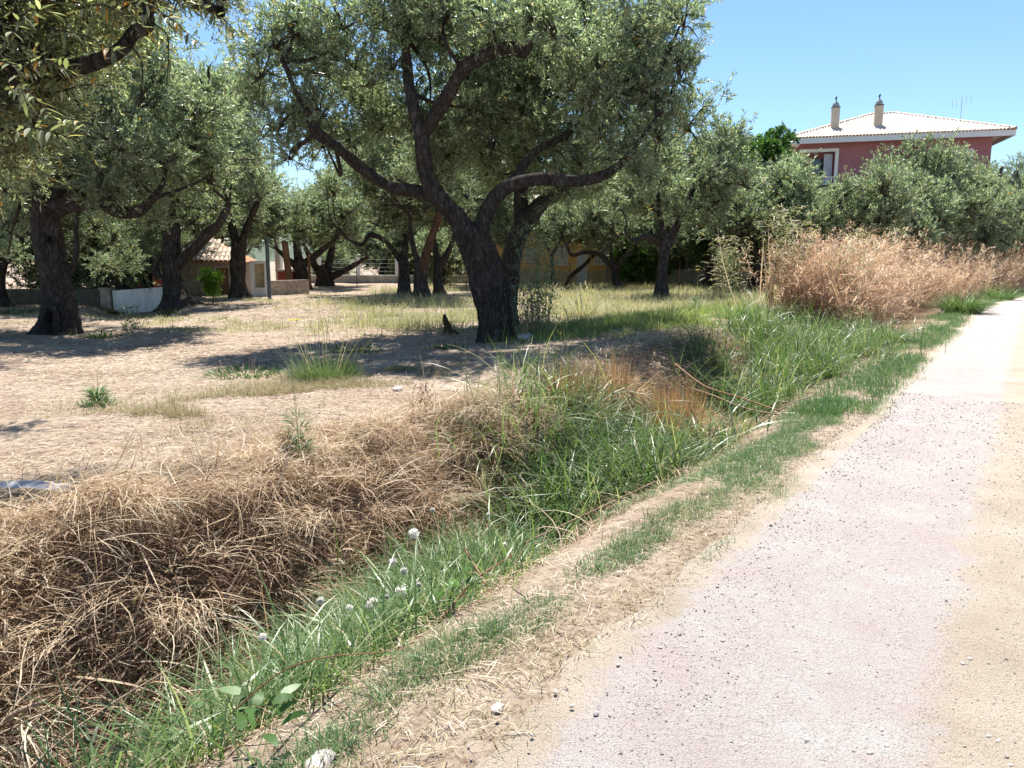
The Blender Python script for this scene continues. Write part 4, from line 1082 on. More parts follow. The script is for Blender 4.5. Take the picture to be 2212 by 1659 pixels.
o = empty('red_shrine', (-11.95, 39.6, -.25), R(-6)); tag(o, 'small red plastered hut with a pale roof edge beside the wooden post', 'hut')
MB().box(0, .8, 0, 1.2, -.1, 1.25).build('wall', M['redwall'], o); MB().box(-.08, .88, -.1, 1.28, 1.25, 1.36).build('roof', M['tile_pale'], o); MB().box(.35, .75, -.06, -.002, .55, .63).build('ledge', M['tile_pale'], o)
o = empty('brick_house', (-19.3, 39.5, -1.1), R(6)); tag(o, 'red walled building half hidden by leaves behind the shed roof', 'building')
MB().box(0, 3.6, 0, 4, .9, 3.6).build('wall', M['redwall'], o); MB().poly([(-.2, -.2, 3.6), (3.8, -.2, 3.6), (1.8, 2, 4.5)]).poly([(3.8, -.2, 3.6), (3.8, 4.2, 3.6), (1.8, 2, 4.5)]).poly([(-.2, 4.2, 3.6), (-.2, -.2, 3.6), (1.8, 2, 4.5)]).poly([(3.8, 4.2, 3.6), (-.2, 4.2, 3.6), (1.8, 2, 4.5)]).build('roof', M['tile_old'], o)
# far small building and post fence
o = empty('far_outbuilding', (-9.0, 60, 0), R(-4)); tag(o, 'small far pale pink outbuilding with a dark window beyond the post fence', 'building')
MB().box(0, 3.4, 0, 3, -.1, 2.6).build('wall', surf_mat('pale_pink', (0.5, 0.38, 0.34), (0.6, 0.48, 0.43), 2), o)
wn_ = MB().box(.7, 1.5, -.03, -.003, 1.0, 1.9).build('window', M['glass'], o)
MB().box(-.2, 3.6, -.2, 3.2, 2.6, 2.75).build('roof', M['concrete'], o)
o = empty('post_fence', (-15.2, 50, 0), R(-1)); tag(o, 'low concrete wall topped with white posts and wire, deep in the grove', 'fence')
MB().box(0, 13.5, 0, .2, -.1, .55).build('base_wall', M['concrete'], o); MB().box(-.02, 13.52, -.03, .23, .55, .62).build('coping', M['whitepaint'], o)
for i in range(6): MB().box(.2 + 2.5 * i, .42 + 2.5 * i, .02, .18, .62, 1.75).build('post', M['whitepaint'], o)
for z in (.85, 1.1, 1.35, 1.6): MB().rod((.2, .1, z), (13.2, .1, z), .008, n=4).build('wire', M['greymetal'], o)
# grey block wall on the right with wires
o = empty('block_wall', (7.4, 43.2, 0), R(-9)); tag(o, 'low grey block wall with a pale coping behind the right-hand olives', 'wall')
for r in range(4):
    for k in range(24):
        x0 = k * .42 + (.21 if r % 2 else 0)
        MB().box(x0 + .006, x0 + .414, 0, .2, -.1 + r * .27, -.1 + r * .27 + .262).build('block', M['concrete'], o)
MB().box(.02, 10.3, .03, .17, -.1, .97).build('mortar', M['plinth'], o)
MB().box(-.02, 10.34, -.04, .24, .98, 1.06).build('coping', M['concrete'], o)
for k in range(6): MB().rod((.3 + 1.95 * k, .1, 1.06), (.3 + 1.95 * k, .1, 1.85), .022, n=6).build('stake', M['greymetal'], o)
for z in (1.3, 1.55, 1.8): MB().rod((.3, .1, z), (10.05, .1, z), .008, n=4).build('wire', M['greymetal'], o)

# posts
def post(name, label, x, y, h, r0, r1, mat, lean=(0, 0), n=10, cap=None, z0=-.25):
    o = empty(name, (x, y, float(ground_z(x, y)))); tag(o, label, 'post')
    V, Q = tube(np.array([(0, 0, z0), (lean[0] * .5, lean[1] * .5, h * .5), (lean[0], lean[1], h)]), np.array([r0, (r0 + r1) / 2, r1]), n, 4, .015, 0, 3)
    MB().add(V, Q).build('shaft', mat, o, smooth=True)
    if cap: MB().rod((lean[0], lean[1], h - .01), (lean[0], lean[1], h + .04), r1 * 1.25, r1 * 1.15, n).build('cap', mat, o)
    return o
post('metal_post', 'blue-grey metal post standing alone on the bare ground', -9.44, 30.1, 2.3, .075, .07, M['bluepost'], cap=1)
post('wooden_post', 'stout brown wooden post in front of an olive trunk', -11.0, 38.4, 2.35, .17, .15, M['woodpost'], (-.16, 0), cap=1)
post('rusty_pipe', 'thin reddish pipe right beside the dark olive trunk', -10.15, 38.9, 1.75, .07, .07, M['rust'])
p = post('utility_pole', 'tall grey utility pole glimpsed through the crowns', -14.6, 48.5, 9.6, .16, .11, M['concrete'])
MB().box(-.7, .7, -.05, .05, 8.9, 9.0).build('crossarm', M['greymetal'], p)
for i, (x, y) in enumerate(((-8.3, 41.5), (-2.2, 37.5), (1.0, 37), (3.0, 40.4), (7.9, 36.6), (-3.2, 40.5))):
    o = post('fence_stake', 'thin dark iron fence stake standing in the dry herbs', x, y, 1.35, .022, .02, M['rust'], n=6, cap=1); o['group'] = 'iron fence stakes'

# ------------------------------------------------------------------ grasses and weeds
rs = np.random.RandomState(21)
PI = math.pi
def scatter(n, u0, u1, v0, v1, mask=None, bias=1.0):
    """points in road coordinates, denser towards the near end"""
    out = []; got = 0
    while got < n:
        m = n * 2
        u = rs.uniform(u0, u1, m); v = v0 + (v1 - v0) * rs.uniform(0, 1, m) ** bias
        if mask is not None:
            k = rs.uniform(0, 1, m) < mask(u, v); u, v = u[k], v[k]
        out.append(np.column_stack([u, v])); got += len(u)
    uvv = np.vstack(out)[:n]
    x, y = xy(uvv[:, 0], uvv[:, 1])
    return x, y, uvv[:, 0], uvv[:, 1]
def ground_pts(x, y, lift=0.0):
    return np.column_stack([x, y, ground_z(x, y) + lift])
def scatter_xy(n, x0, x1, y0, y1, mask=None, bias=1.0):
    xs, ys, got = [], [], 0
    while got < n:
        m = n * 2
        y = y0 + (y1 - y0) * rs.uniform(0, 1, m) ** bias
        x = rs.uniform(x0, x1, m)
        k = np.abs(x) < 0.78 * y + 1.5
        if mask is not None: k &= rs.uniform(0, 1, m) < mask(x, y)
        xs.append(x[k]); ys.append(y[k]); got += int(k.sum())
    return np.concatenate(xs)[:n], np.concatenate(ys)[:n]

# -- dry thatch on the ditch bank
def thatch_h(x, y, u):
    return (0.08 + 0.30 * (0.5 + 0.5 * wob(x, y, 2.0, 11)) + 0.08 * wob(x, y, 5, 12)) * sstep(2.0, 2.8, u) * (1 - .92 * sstep(3.2, 4.5, u))
def thatch_mask(u, v):
    x, y = xy(u, v)
    m = (sstep(1.9, 2.5, u) + .22 * (u > .85)) * (1 - .97 * sstep(3.3, 4.6, u + 0.4 * wob(x, y, 1.3, 13)))
    return m * (1 - 0.8 * sstep(4.3, 6.3, v)) * (0.55 + 0.45 * (wob(x, y, 3.5, 14) > -0.4))
parts = []
def thatch(n, llo, lhi, wlo, whi, e_lo, e_hi, segs, lo, hi, zlo, zhi, curl=2.2, v1=11, droop=1.0):
    x, y, u, v = scatter(n, .85, 5.3, -4.5, v1, thatch_mask, 1.0)
    base = ground_pts(x, y); base[:, 2] += thatch_h(x, y, u) * rs.uniform(zlo, zhi, n) + 0.01
    e0 = rs.uniform(e_lo, e_hi, n)
    az = rs.uniform(0, 2 * PI, n)
    clump = wob(x, y, 1.7, 15)
    rr = np.clip(rs.uniform(lo, hi, n) + 0.24 * clump - .06 + .3 * sstep(2.9, 3.9, u), 0, 1)
    return blades(rs, base, rs.uniform(llo, lhi, n), rs.uniform(wlo, whi, n), az, e0, e0 - rs.uniform(0.2, droop, n), segs, curl=rs.normal(0, curl, n), rnd=rr)
parts.append(thatch(20000, .15, .36, .003, .006, -.25, .6, 5, .0, .5, .05, .8, curl=1.6))
parts.append(thatch(22000, .10, .34, .003, .0075, -.3, .7, 4, .3, 1.0, .5, 1.1, curl=.9))
parts.append(thatch(12000, .12, .36, .003, .006, .2, 1.4, 5, .0, .9, .3, 1.0, curl=1.2, droop=2.4))
parts.append(thatch(1500, .2, .55, .008, .017, -.1, .8, 5, .45, 1.0, .5, 1.05, curl=1.3, droop=1.8))
parts.append(thatch(34000, .03, .10, .005, .012, -.5, 1.0, 3, .05, 1.0, .3, 1.1))
k = 900
x, y, u, v = scatter(k, 2.0, 4.9, -4.0, 6.0, thatch_mask)
b_ = ground_pts(x, y); b_[:, 2] += thatch_h(x, y, u) * rs.uniform(.5, 1.1, k)
e0 = rs.normal(.15, .5, k)
parts.append(blades(rs, b_, rs.uniform(.25, .7, k), rs.uniform(.006, .011, k), rs.uniform(0, 6.28, k), e0, e0 + rs.normal(0, .12, k), 3, rlo=.35, rhi=1))
k = 5000
x, y, u, v = scatter(k, 1.9, 4.6, -4.0, 6.0, thatch_mask)
b_ = ground_pts(x, y); b_[:, 2] += thatch_h(x, y, u) * rs.uniform(.4, 1.15, k)
e0 = rs.uniform(-.4, 1.0, k)
parts.append(blades(rs, b_, rs.uniform(.06, .16, k), rs.uniform(.012, .026, k), rs.uniform(0, 6.28, k), e0, e0 - rs.uniform(.2, 1.8, k), 4, curl=rs.normal(0, 1, k), rlo=.0, rhi=.75))
# matted clumps draping down towards the ditch
m = 150; per = 60
u = rs.uniform(2.35, 3.6, m); v = rs.uniform(-4.0, 5.0, m); x, y = xy(u, v)
base = ground_pts(x, y); base[:, 2] += thatch_h(x, y, u) * rs.uniform(.7, 1.15, m) + .03
down = math.atan2(-DX, DY) + rs.normal(0, 1.1, m)
n = m * per; B_ = np.repeat(base, per, 0) + rs.normal(0, 1, (n, 3)) * np.array([.09, .09, .035])
e0 = rs.uniform(-.1, .75, n); tone = np.repeat(np.clip(rs.normal(.58, .2, m), 0, 1), per)
parts.append(blades(rs, B_, rs.uniform(.16, .5, n), rs.uniform(.003, .0075, n), np.repeat(down, per) + rs.normal(0, .65, n), e0, e0 - rs.uniform(.5, 2.0, n), 4, curl=rs.normal(0, .6, n), rnd=np.clip(tone + rs.normal(0, .17, n), 0, 1)))
grass_obj('dry_thatch', parts, M['straw'], 'tangled mat of dead straw spilling down the ditch bank', 'dry grass')

# -- straw litter on the grove floor and the verge
def field_mask(x, y):
    u, v = uv(x, y)
    return (u > 3.2) * (0.35 + 0.65 * (wob(x, y, 1.6, 16) > -.3)) * np.where(y < 14, 1.0, .6)
x, y = scatter_xy(120000, -30, 14, 4.2, 36, field_mask, 1.5)
n = len(x); k = np.clip(y / 9, .8, 2.6)
litter = [blades(rs, ground_pts(x, y, .008), rs.uniform(.05, .22, n) * k ** .5, rs.uniform(.003, .007, n) * k, rs.uniform(0, 6.28, n), rs.uniform(-.02, .22, n), rs.uniform(-.2, .05, n), 2, curl=rs.normal(0, .9, n), roll=.3)]
x, y, u, v = scatter(8000, -.05, 1.15, -2.5, 16, lambda u, v: sstep(-.05, .3, u) * (0.5 + .5 * (wob(u * 2, v, 3, 17) > 0)), 1.5)
n = len(x); k = np.clip(v / 5, .8, 2.5)
litter.append(blades(rs, ground_pts(x, y, .012), rs.uniform(.04, .18, n) * k ** .4, rs.uniform(.002, .0045, n) * k, rs.uniform(0, 6.28, n), rs.uniform(-.02, .22, n), rs.uniform(-.25, .05, n), 2, curl=rs.normal(0, 1.0, n), roll=.3))
x, y = scatter_xy(30000, -30, 12, 4.4, 30, field_mask, 1.5); n = len(x); k = np.clip(y / 9, .8, 2.6)
litter.append(blades(rs, ground_pts(x, y, .008), rs.uniform(.03, .07, n) * k ** .5, rs.uniform(.006, .013, n) * k, rs.uniform(0, 6.28, n), rs.uniform(-.02, .3, n), rs.uniform(-.2, .2, n), 2, rlo=0, rhi=.28, roll=.4))
grass_obj('straw_litter', litter, M['litter'], 'loose straw litter strewn over the bare grove floor and verge', 'straw')

# -- verge: short green tufts and dry grass along the road edge
def tufts(n_t, per, pos, hl, hw, spread, e=(1.0, 1.55), bend=.9, segs=2, lo=0, hi=1):
    """tufts at pos (m,2): per blades each"""
    m = len(pos); n = m * per
    c = np.repeat(pos, per, 0); a = rs.uniform(0, 6.28, n); r = np.abs(rs.normal(0, 1, n)) * np.repeat(np.broadcast_to(spread, m), per)
    x, y = c[:, 0] + np.cos(a) * r, c[:, 1] + np.sin(a) * r
    k = np.repeat(rs.uniform(.6, 1.25, m), per)
    az = a + rs.normal(0, .9, n); e0 = rs.uniform(e[0], e[1], n)
    L = rs.uniform(hl[0], hl[1], n) * k
    rr = np.clip(np.repeat(rs.uniform(lo, hi, m), per) * .5 + rs.uniform(lo, hi, n) * .5, 0, 1)
    return blades(rs, ground_pts(x, y, -.005), L, rs.uniform(hw[0], hw[1], n), az, e0, e0 - rs.uniform(.2, bend, n) * 1.4, segs, curl=rs.normal(0, .5, n), rnd=rr)
def verge_green(u, v):
    c = .42 + .18 * wob(v, v * .3, 1.1, 18)
    near = np.exp(-((u - c - np.where(v < 5, .22 * wob(v, v, 2.4, 28), 0)) / np.where(v < 4, .3, .36)) ** 2)
    return near * (wob(u * 3, v, 1.5, 19) > np.where(v < 4.2, .22, np.where(v < 6, -.2, -.5)))
x, y, u, v = scatter(1700, .0, 1.15, -1.4, 7.5, verge_green)
g1 = tufts(0, 22, np.column_stack([x, y]), (.03, .095), (.002, .0045), .055, e=(.45, 1.5), lo=0, hi=1)
x, y, u, v = scatter(2100, .0, 1.3, 6.5, 45, verge_green, 1.6)
g2 = tufts(0, 13, np.column_stack([x, y]), (.06, .17), (.005, .010), .13, lo=0, hi=.85)
grass_obj('verge_grass', [g1, g2], M['verge'], 'short blue-green grass in a broken strip along the road edge', 'grass')
x, y, u, v = scatter(1500, -.05, 1.3, -2.2, 14, lambda u, v: sstep(-.1, .2, u) * (wob(u * 3, v, 2, 23) > -.1), 1.4)
grass_obj('dry_verge_grass', [tufts(0, 14, np.column_stack([x, y]), (.03, .11), (.002, .0045), .07, e=(.3, 1.3), lo=.1, hi=1)], M['verge_dry'], 'short sun-bleached grass on the trodden road verge', 'dry grass')

# -- green grass in the ditch
def gauss_pts(n, cu, cv, su, sv):
    u = rs.normal(cu, su, n); v = rs.normal(cv, sv, n); return u, v
def ditch_blades(n, spots, L, W, lo=0., hi=.95, segs=5, e=(.9, 1.5), bend=(.4, 2.0)):
    us, vs_ = [], []
    w = np.array([s[4] for s in spots], float); w /= w.sum()
    for s, k in zip(spots, w):
        a, b = gauss_pts(int(n * k), *s[:4]); us.append(a); vs_.append(b)
    u, v = np.concatenate(us), np.concatenate(vs_); x, y = xy(u, v); m = len(x)
    e0 = rs.uniform(e[0], e[1], m)
    return blades(rs, ground_pts(x, y, -.01), rs.uniform(L[0], L[1], m), rs.uniform(W[0], W[1], m), rs.uniform(0, 6.28, m), e0, e0 - rs.uniform(bend[0], bend[1], m), segs, curl=rs.normal(0, .5, m), rlo=lo, rhi=hi, roll=.5)
A_sp = [(1.35, .1, .2, .3, 1.4), (1.5, .7, .22, .3, 2.4), (1.65, 1.3, .25, .3, 2.8), (1.85, 1.9, .25, .28, 2.8), (2.0, 2.4, .22, .25, 2.2), (1.2, -.6, .15, .3, .5)]
grass_obj('ditch_grass', [ditch_blades(7500, A_sp, (.28, .7), (.005, .012)), ditch_blades(7500, A_sp, (.12, .3), (.003, .008)), ditch_blades(420, A_sp, (.5, .9), (.010, .019), e=(.85, 1.4), bend=(.7, 2.2)), ditch_blades(1500, A_sp, (.2, .55), (.004, .010), lo=.93, hi=1.0, e=(.4, 1.4))],
          M['green'], 'lush green grass growing along the bottom of the ditch', 'grass')
B_sp = [(2.0, 3.75, .25, .22, 1.6), (2.35, 4.3, .35, .3, 2.6), (1.7, 4.7, .25, .3, 1.8), (2.6, 5.0, .35, .35, 2.6), (2.0, 5.4, .35, .35, 2.4), (3.0, 5.5, .3, .35, 1.4), (1.6, 6.0, .25, .35, 1.2), (2.4, 6.0, .3, .3, 1.2)]
grass_obj('reed_grass', [ditch_blades(5200, B_sp, (.6, 1.3), (.008, .019), hi=.98, e=(.9, 1.5), bend=(.5, 2.6)), ditch_blades(5000, B_sp, (.2, .45), (.005, .010), hi=.95), ditch_blades(1500, B_sp, (.3, .7), (.006, .012), lo=.9, hi=1.0, bend=(.2, 2))],
          M['green'], 'arching broad-bladed green grass below the largest olive', 'grass')
C_sp = [(1.5, 8.3, .2, .25, 1), (2.2, 8.8, .25, .25, 1.1), (1.7, 9.4, .22, .25, 1.2), (2.8, 9.6, .25, .3, .9), (1.2, 10.0, .16, .2, 1), (1.9, 10.4, .2, .22, 1.3), (1.4, 11.1, .2, .25, 1.3), (2.4, 11.3, .22, .25, 1), (1.8, 11.9, .22, .25, 1.3), (1.3, 12.4, .2, .25, 1), (2.4, 12.6, .25, .3, 1.2), (1.7, 13.2, .25, .3, 1.2), (1.2, 13.9, .2, .3, .8),
        (2.2, 14.2, .25, .4, 1), (3.0, 12.2, .2, .3, .8), (3.1, 13.6, .3, .4, .8), (1.5, 14.9, .25, .4, .8), (1.9, 12.2, .7, 1.4, 2.2)]
grass_obj('roadside_reeds', [ditch_blades(3900, C_sp, (.45, 1.15), (.008, .020), hi=.98, e=(.95, 1.5), bend=(.3, 2.4)), ditch_blades(3900, C_sp, (.25, .6), (.006, .013), hi=.97, e=(.7, 1.5), bend=(.3, 2.2)), ditch_blades(900, C_sp, (.4, .9), (.006, .014), lo=.9, hi=1.0, e=(.6, 1.5))],
          M['green'], 'tall narrow-leaved green grass between the dead weeds and the road', 'grass')

# -- pale herbs, lawn, yellow strip in the grove
def herb_mask(x, y):
    u, v = uv(x, y)
    a = sstep(-7.5, -4.5, x + .12 * y * 0) * (u > 4.6)
    b = (wob(x, y, .9, 31) > np.where(x > 1.0, -.75, .15))
    return a * b * sstep(14.5, 19, y + .8 * wob(x, y, 1.2, 32))
x, y = scatter_xy(3600, -8, 17, 14.5, 43, herb_mask, 1.15)
n = len(x)
herb = [tufts(0, 20, np.column_stack([x, y]), (.12, .48), (.008, .018), .16 + .004 * y, e=(.6, 1.55), lo=0, hi=1)]
x, y = scatter_xy(420, -14, -3, 16, 34, lambda x, y: (wob(x, y, 1.2, 33) > .35) * 1.0, 1.0)
herb.append(tufts(0, 16, np.column_stack([x, y]), (.06, .22), (.008, .016), .13, e=(.5, 1.5), lo=0, hi=.9))
for cx, cy, r, m in ((-2.6, 17.6, .7, 60), (-1.2, 19.2, .9, 70), (-3.6, 20.5, .8, 60), (.6, 21, 1.2, 70), (-4.2, 24, 1.3, 60)):
    herb.append(tufts(0, 22, np.column_stack([rs.normal(cx, r, m), rs.normal(cy, r * .6, m)]), (.12, .4), (.006, .013), .1, e=(.7, 1.55), lo=.1, hi=.8))
grass_obj('dry_herbs', herb, M['herb'], 'pale half-dry herbs covering the far grove floor', 'weeds')
def lawn_mask(x, y):
    return np.exp(-(((x - 3.0 - .35 * (y - 16)) / 2.0) ** 2 + ((y - 16.4) / 2.0) ** 2)) * (wob(x, y, 1.6, 35) > -.7)
x, y = scatter_xy(2000, -.6, 8.5, 12.8, 21, lawn_mask)
grass_obj('field_grass', [tufts(0, 18, np.column_stack([x, y]), (.08, .3), (.005, .011), .12, e=(.8, 1.55), lo=0, hi=.95)], M['lawn'], 'patch of yellow-green grass to the right of the largest olive', 'grass')
def strip_mask(x, y):
    u, v = uv(x, y)
    return np.exp(-((u - 5.9 - .05 * v) / .6) ** 2) * ((v > 1.6) & (v < 6.6)) * (wob(x, y, 1.6, 36) > -.4)
x, y = scatter_xy(760, -5, 0, 6, 12, strip_mask)
st = [tufts(0, 24, np.column_stack([x, y]), (.05, .15), (.003, .006), .09, e=(.6, 1.5), lo=.15, hi=1)]
x, y = scatter_xy(160, -16, -10, 12.5, 17, lambda x, y: np.exp(-((x + 12.1) / .9) ** 2) * (y < 16.5))
st.append(tufts(0, 26, np.column_stack([x, y]), (.3, .75), (.006, .013), .16, e=(.7, 1.5), lo=.3, hi=1))
grass_obj('bleached_grass', st, M['verge_dry'], 'thin yellowed grass in strips on the open grove floor', 'grass')

# -- dead reddish weeds on the bank at the right
def dead_weeds():
    parts = []
    def mask(u, v):
        x, y = xy(u, v)
        lo = np.interp(v, [15, 28, 40], [1.4, 1.1, .6])
        return sstep(0, .9, u - lo + .4 * wob(x, y, 1.1, 41)) * (1 - sstep(3.0, 3.9, u - .03 * (v - 15))) * (.5 + .5 * (wob(x, y, 1.3, 42) > -.4))
    n = 8600
    x, y, u, v = scatter(n, .5, 6.6, 15.6, 92, mask, 1.6)
    env = (.6 + .4 * sstep(1.0, 2.6, u + .03 * (v - 15))) * (0.85 + .18 * wob(x, y, .8, 43)) * (.6 + .4 * sstep(14.8, 18, v)); L = rs.uniform(1.4, 2.65, n) * env
    az = rs.uniform(0, 6.28, n); e0 = rs.uniform(1.15, 1.57, n); e1 = e0 - rs.uniform(0, .7, n)
    tone = np.clip(.5 + .36 * wob(x, y, .9, 44) + .12 * wob(x, y, 3, 45) + rs.normal(0, .15, n), 0, 1)
    base = ground_pts(x, y, -.02)
    parts.append(blades(rs, base, L, rs.uniform(.008, .016, n), az, e0, e1, 4, curl=rs.normal(0, .4, n), rnd=np.clip(tone - .12, 0, 1)))
    # side sprays
    per = 10
    t = rs.uniform(.2, 1.02, (n, per)); em = e0[:, None] + (e1 - e0)[:, None] * t * .5
    P = base[:, None, :] + np.stack([np.cos(em) * np.cos(az)[:, None], np.cos(em) * np.sin(az)[:, None], np.sin(em)], -1) * (L[:, None] * t)[..., None]
    m = n * per
    parts.append(blades(rs, P.reshape(-1, 3), rs.uniform(.1, .34, m), rs.uniform(.012, .028, m), rs.uniform(0, 6.28, m), rs.uniform(.0, 1.3, m), rs.uniform(-.6, .6, m), 2, rnd=np.clip(np.repeat(tone, per) + rs.normal(.05, .16, m), 0, 1)))
    q = rs.permutation(n)[:2600]; pp = 7
    em2 = (e0 * .5 + e1 * .5)[q]
    tip = base[q] + np.stack([np.cos(em2) * np.cos(az[q]), np.cos(em2) * np.sin(az[q]), np.sin(em2)], -1) * L[q][:, None]
    mm = len(q) * pp; TP = np.repeat(tip, pp, 0) + rs.normal(0, .03, (mm, 3)); TP[:, 2] -= rs.uniform(0, .2, mm)
    parts.append(blades(rs, TP, rs.uniform(.08, .2, mm), rs.uniform(.018, .032, mm), np.repeat(az[q], pp) + rs.normal(0, .8, mm), rs.uniform(.5, 1.5, mm), rs.uniform(-.4, .8, mm), 2, rnd=np.clip(np.repeat(tone[q], pp) + .22, 0, 1)))
    # a few thick broken pale canes
    k = 90
    x, y, u, v = scatter(k, 1.6, 4.5, 15.5, 26, None)
    parts.append(blades(rs, ground_pts(x, y), rs.uniform(1.0, 2.3, k), rs.uniform(.02, .035, k), rs.uniform(0, 6.28, k), rs.uniform(.7, 1.5, k), rs.uniform(.6, 1.4, k), 3, rlo=.85, rhi=1))
    grass_obj('dead_weeds', parts, M['redweed'], 'thick stand of dead reddish-brown weeds on the roadside bank', 'dead weeds')
dead_weeds()

# -- single plants one can tell apart
def plant(name, label, cat, x, y, builder, mat, group=None):
    z = float(ground_z(x, y))
    o = empty(name, (x, y, z)); tag(o, label, cat, group)
    for part, prts, mt in builder():
        V, T, r = join(prts)
        c = obj(part, np_mesh(part, V, tris=T, rnd=r), mt or mat, o); c['kind'] = 'stuff'
    return o
def radial(n, r, L, W, e, bend, segs=4, lo=0, hi=1, z=0.0, curl=.4, roll=.5):
    a = rs.uniform(0, 6.28, n); d = np.sqrt(rs.uniform(0, 1, n)) * r
    b = np.column_stack([np.cos(a) * d, np.sin(a) * d, np.full(n, z - .02)])
    e0 = rs.uniform(e[0], e[1], n)
    return blades(rs, b, rs.uniform(*L, n), rs.uniform(*W, n), a + rs.normal(0, .5, n), e0, e0 - rs.uniform(bend[0], bend[1], n), segs, curl=rs.normal(0, curl, n), rlo=lo, rhi=hi, roll=roll)

def fennel():
    fr = [radial(1700, .48, (.08, .26), (.003, .006), (.0, 1.5), (-.4, 1.2), 3, 0, 1, z=.02), radial(900, .42, (.2, .5), (.003, .006), (.5, 1.5), (0, .9), 3, 0, .9)]
    stk = [radial(34, .3, (.7, 1.35), (.007, .011), (.85, 1.5), (-.1, .25), 4, .4, 1)]
    return [('fronds', fr, M['fennel']), ('stalks', stk, M['herb'])]
plant('fennel_plant', 'green feathery fennel clump with tall bare stalks on the open ground', 'plant', -2.55, 10.35, fennel, M['fennel'])

def tall_umbel(h, flower=True, bush=True):
    def f():
        rsx = rs
        stem = [radial(2, .02, (h, h * 1.02), (.010, .013), (1.5, 1.57), (0, .08), 4, .2, .5), radial(9, .02, (h * .25, h * .45), (.004, .006), (.9, 1.4), (-.1, .3), 4, .1, .5, z=.05)]
        lv = []
        n = 260; z = rsx.uniform(.02, h * .38, n); a = rsx.uniform(0, 6.28, n)
        b = np.column_stack([np.cos(a) * .05, np.sin(a) * .05, z])
        lv.append(blades(rsx, b, rsx.uniform(.05, .16, n), rsx.uniform(.006, .014, n), a, rsx.uniform(.1, 1.2, n), rsx.uniform(-.4, .6, n), 3, rlo=0, rhi=.8))
        lv.append(radial(140, .2, (.06, .16), (.008, .02), (.2, 1.3), (0, .8), 3, 0, .7))
        out = [('stem', stem, M['herb']), ('leaves', lv, M['fennel'])]
        if flower:
            n = 60; a = rsx.uniform(0, 6.28, n); d = rsx.uniform(0, .045, n)
            out.append(('flower_head', [blades(rsx, np.column_stack([np.cos(a) * d, np.sin(a) * d, np.full(n, h * .985)]), np.full(n, .02), np.full(n, .014), a, np.full(n, .6), np.full(n, .2), 2)], M['yellow']))
        return out
    return f
plant('umbel_plant', 'single tall thin stem with a small yellow flower head rising from the straw bank', 'plant', -1.72, 6.1, tall_umbel(1.25), M['fennel'])
plant('dry_seedling', 'thin dark stalk alone on the straw-strewn ground near the left', 'plant', -4.6, 8.4, tall_umbel(.45, False), M['fennel'])
plant('yellow_rocket', 'tall weed topped with a single yellow flower beside the straight trunk', 'plant', 4.15, 17.4, tall_umbel(1.0), M['fennel'])

def dark_weed(r=.4, n=420):
    return lambda: [('leaves', [radial(n, r, (.06, .2), (.012, .024), (.1, 1.2), (-.3, .8), 3, 0, .5)], M['broadleaf']), ('stems', [radial(26, r * .8, (.15, .34), (.005, .008), (.4, 1.4), (-.1, .4), 3, .2, .7)], M['redweed'])]
for lab, x, y, r, n in (('dark low weed sprawling left of the fennel clump', -3.75, 10.6, .5, 460), ('dark leafy weed in the crown shadow beyond the fennel', -2.7, 13.2, .45, 300), ('small dark weed on the sunlit strip near the fennel', -1.15, 13.6, .3, 220), ('bushy dark shoots beside the broad hollow trunk', -8.35, 15.6, .35, 380), ('low weeds at the foot of the white wall', -13.6, 25.9, .5, 420), ('sprouting weeds at the base of the flared olive', -10.7, 24.6, .6, 380), ('tangled dark undergrowth between the hollow trunk and the dark wall', -11.9, 22.5, .9, 900), ('dark undergrowth left of the hollow trunk before the dark wall', -14.8, 22.8, 1.0, 900)):
    plant('leafy_weed', lab, 'weed', x, y, dark_weed(r, n), M['broadleaf'])
def upright_shoots(h, n):
    def f():
        st = [radial(10, .1, (h * .6, h), (.006, .009), (1.2, 1.55), (0, .2), 4, .2, .6)]
        k = n; a = rs.uniform(0, 6.28, k); z = rs.uniform(.05, h, k)
        return [('shoots', st, M['redweed']), ('leaves', [blades(rs, np.column_stack([np.cos(a) * .1 * (1 + z), np.sin(a) * .1 * (1 + z), z]), rs.uniform(.05, .11, k), rs.uniform(.014, .026, k), a, rs.uniform(.2, 1.3, k), rs.uniform(0, .8, k), 2, rhi=.8)], M['olive'])]
    return f
plant('sucker_shoots', 'leafy upright shoots in front of the white wall', 'shoots', -7.75, 15.6, upright_shoots(.65, 260), M['olive'])
for k, (x, y, h, n) in enumerate(((.40, 14.6, 2.1, 1300), (.58, 14.9, 1.8, 1000), (.28, 14.3, 1.0, 500))):
    plant('sucker_shoots', ('tall leafy suckers crowding the right side of the largest olive trunk', 'shorter leafy suckers right of the largest olive trunk, against its twin', 'low suckers at the foot of the largest olive trunk')[k], 'shoots', x, y,
          (lambda h=h, n=n: [('shoots', [radial(16, .16, (h * .5, h * .9), (.010, .016), (1.25, 1.57), (-.1, .2), 4, .2, .5)], M['redweed']),
            ('leaves', [blades(rs, np.column_stack([rs.normal(0, .2, n), rs.normal(0, .2, n), rs.uniform(.1, h, n)]), rs.uniform(.06, .13, n), rs.uniform(.016, .03, n), rs.uniform(0, 6.28, n), rs.uniform(.2, 1.4, n), rs.uniform(-.2, .8, n), 2, rlo=.03, rhi=.6)], M['olive'])]), M['olive'])

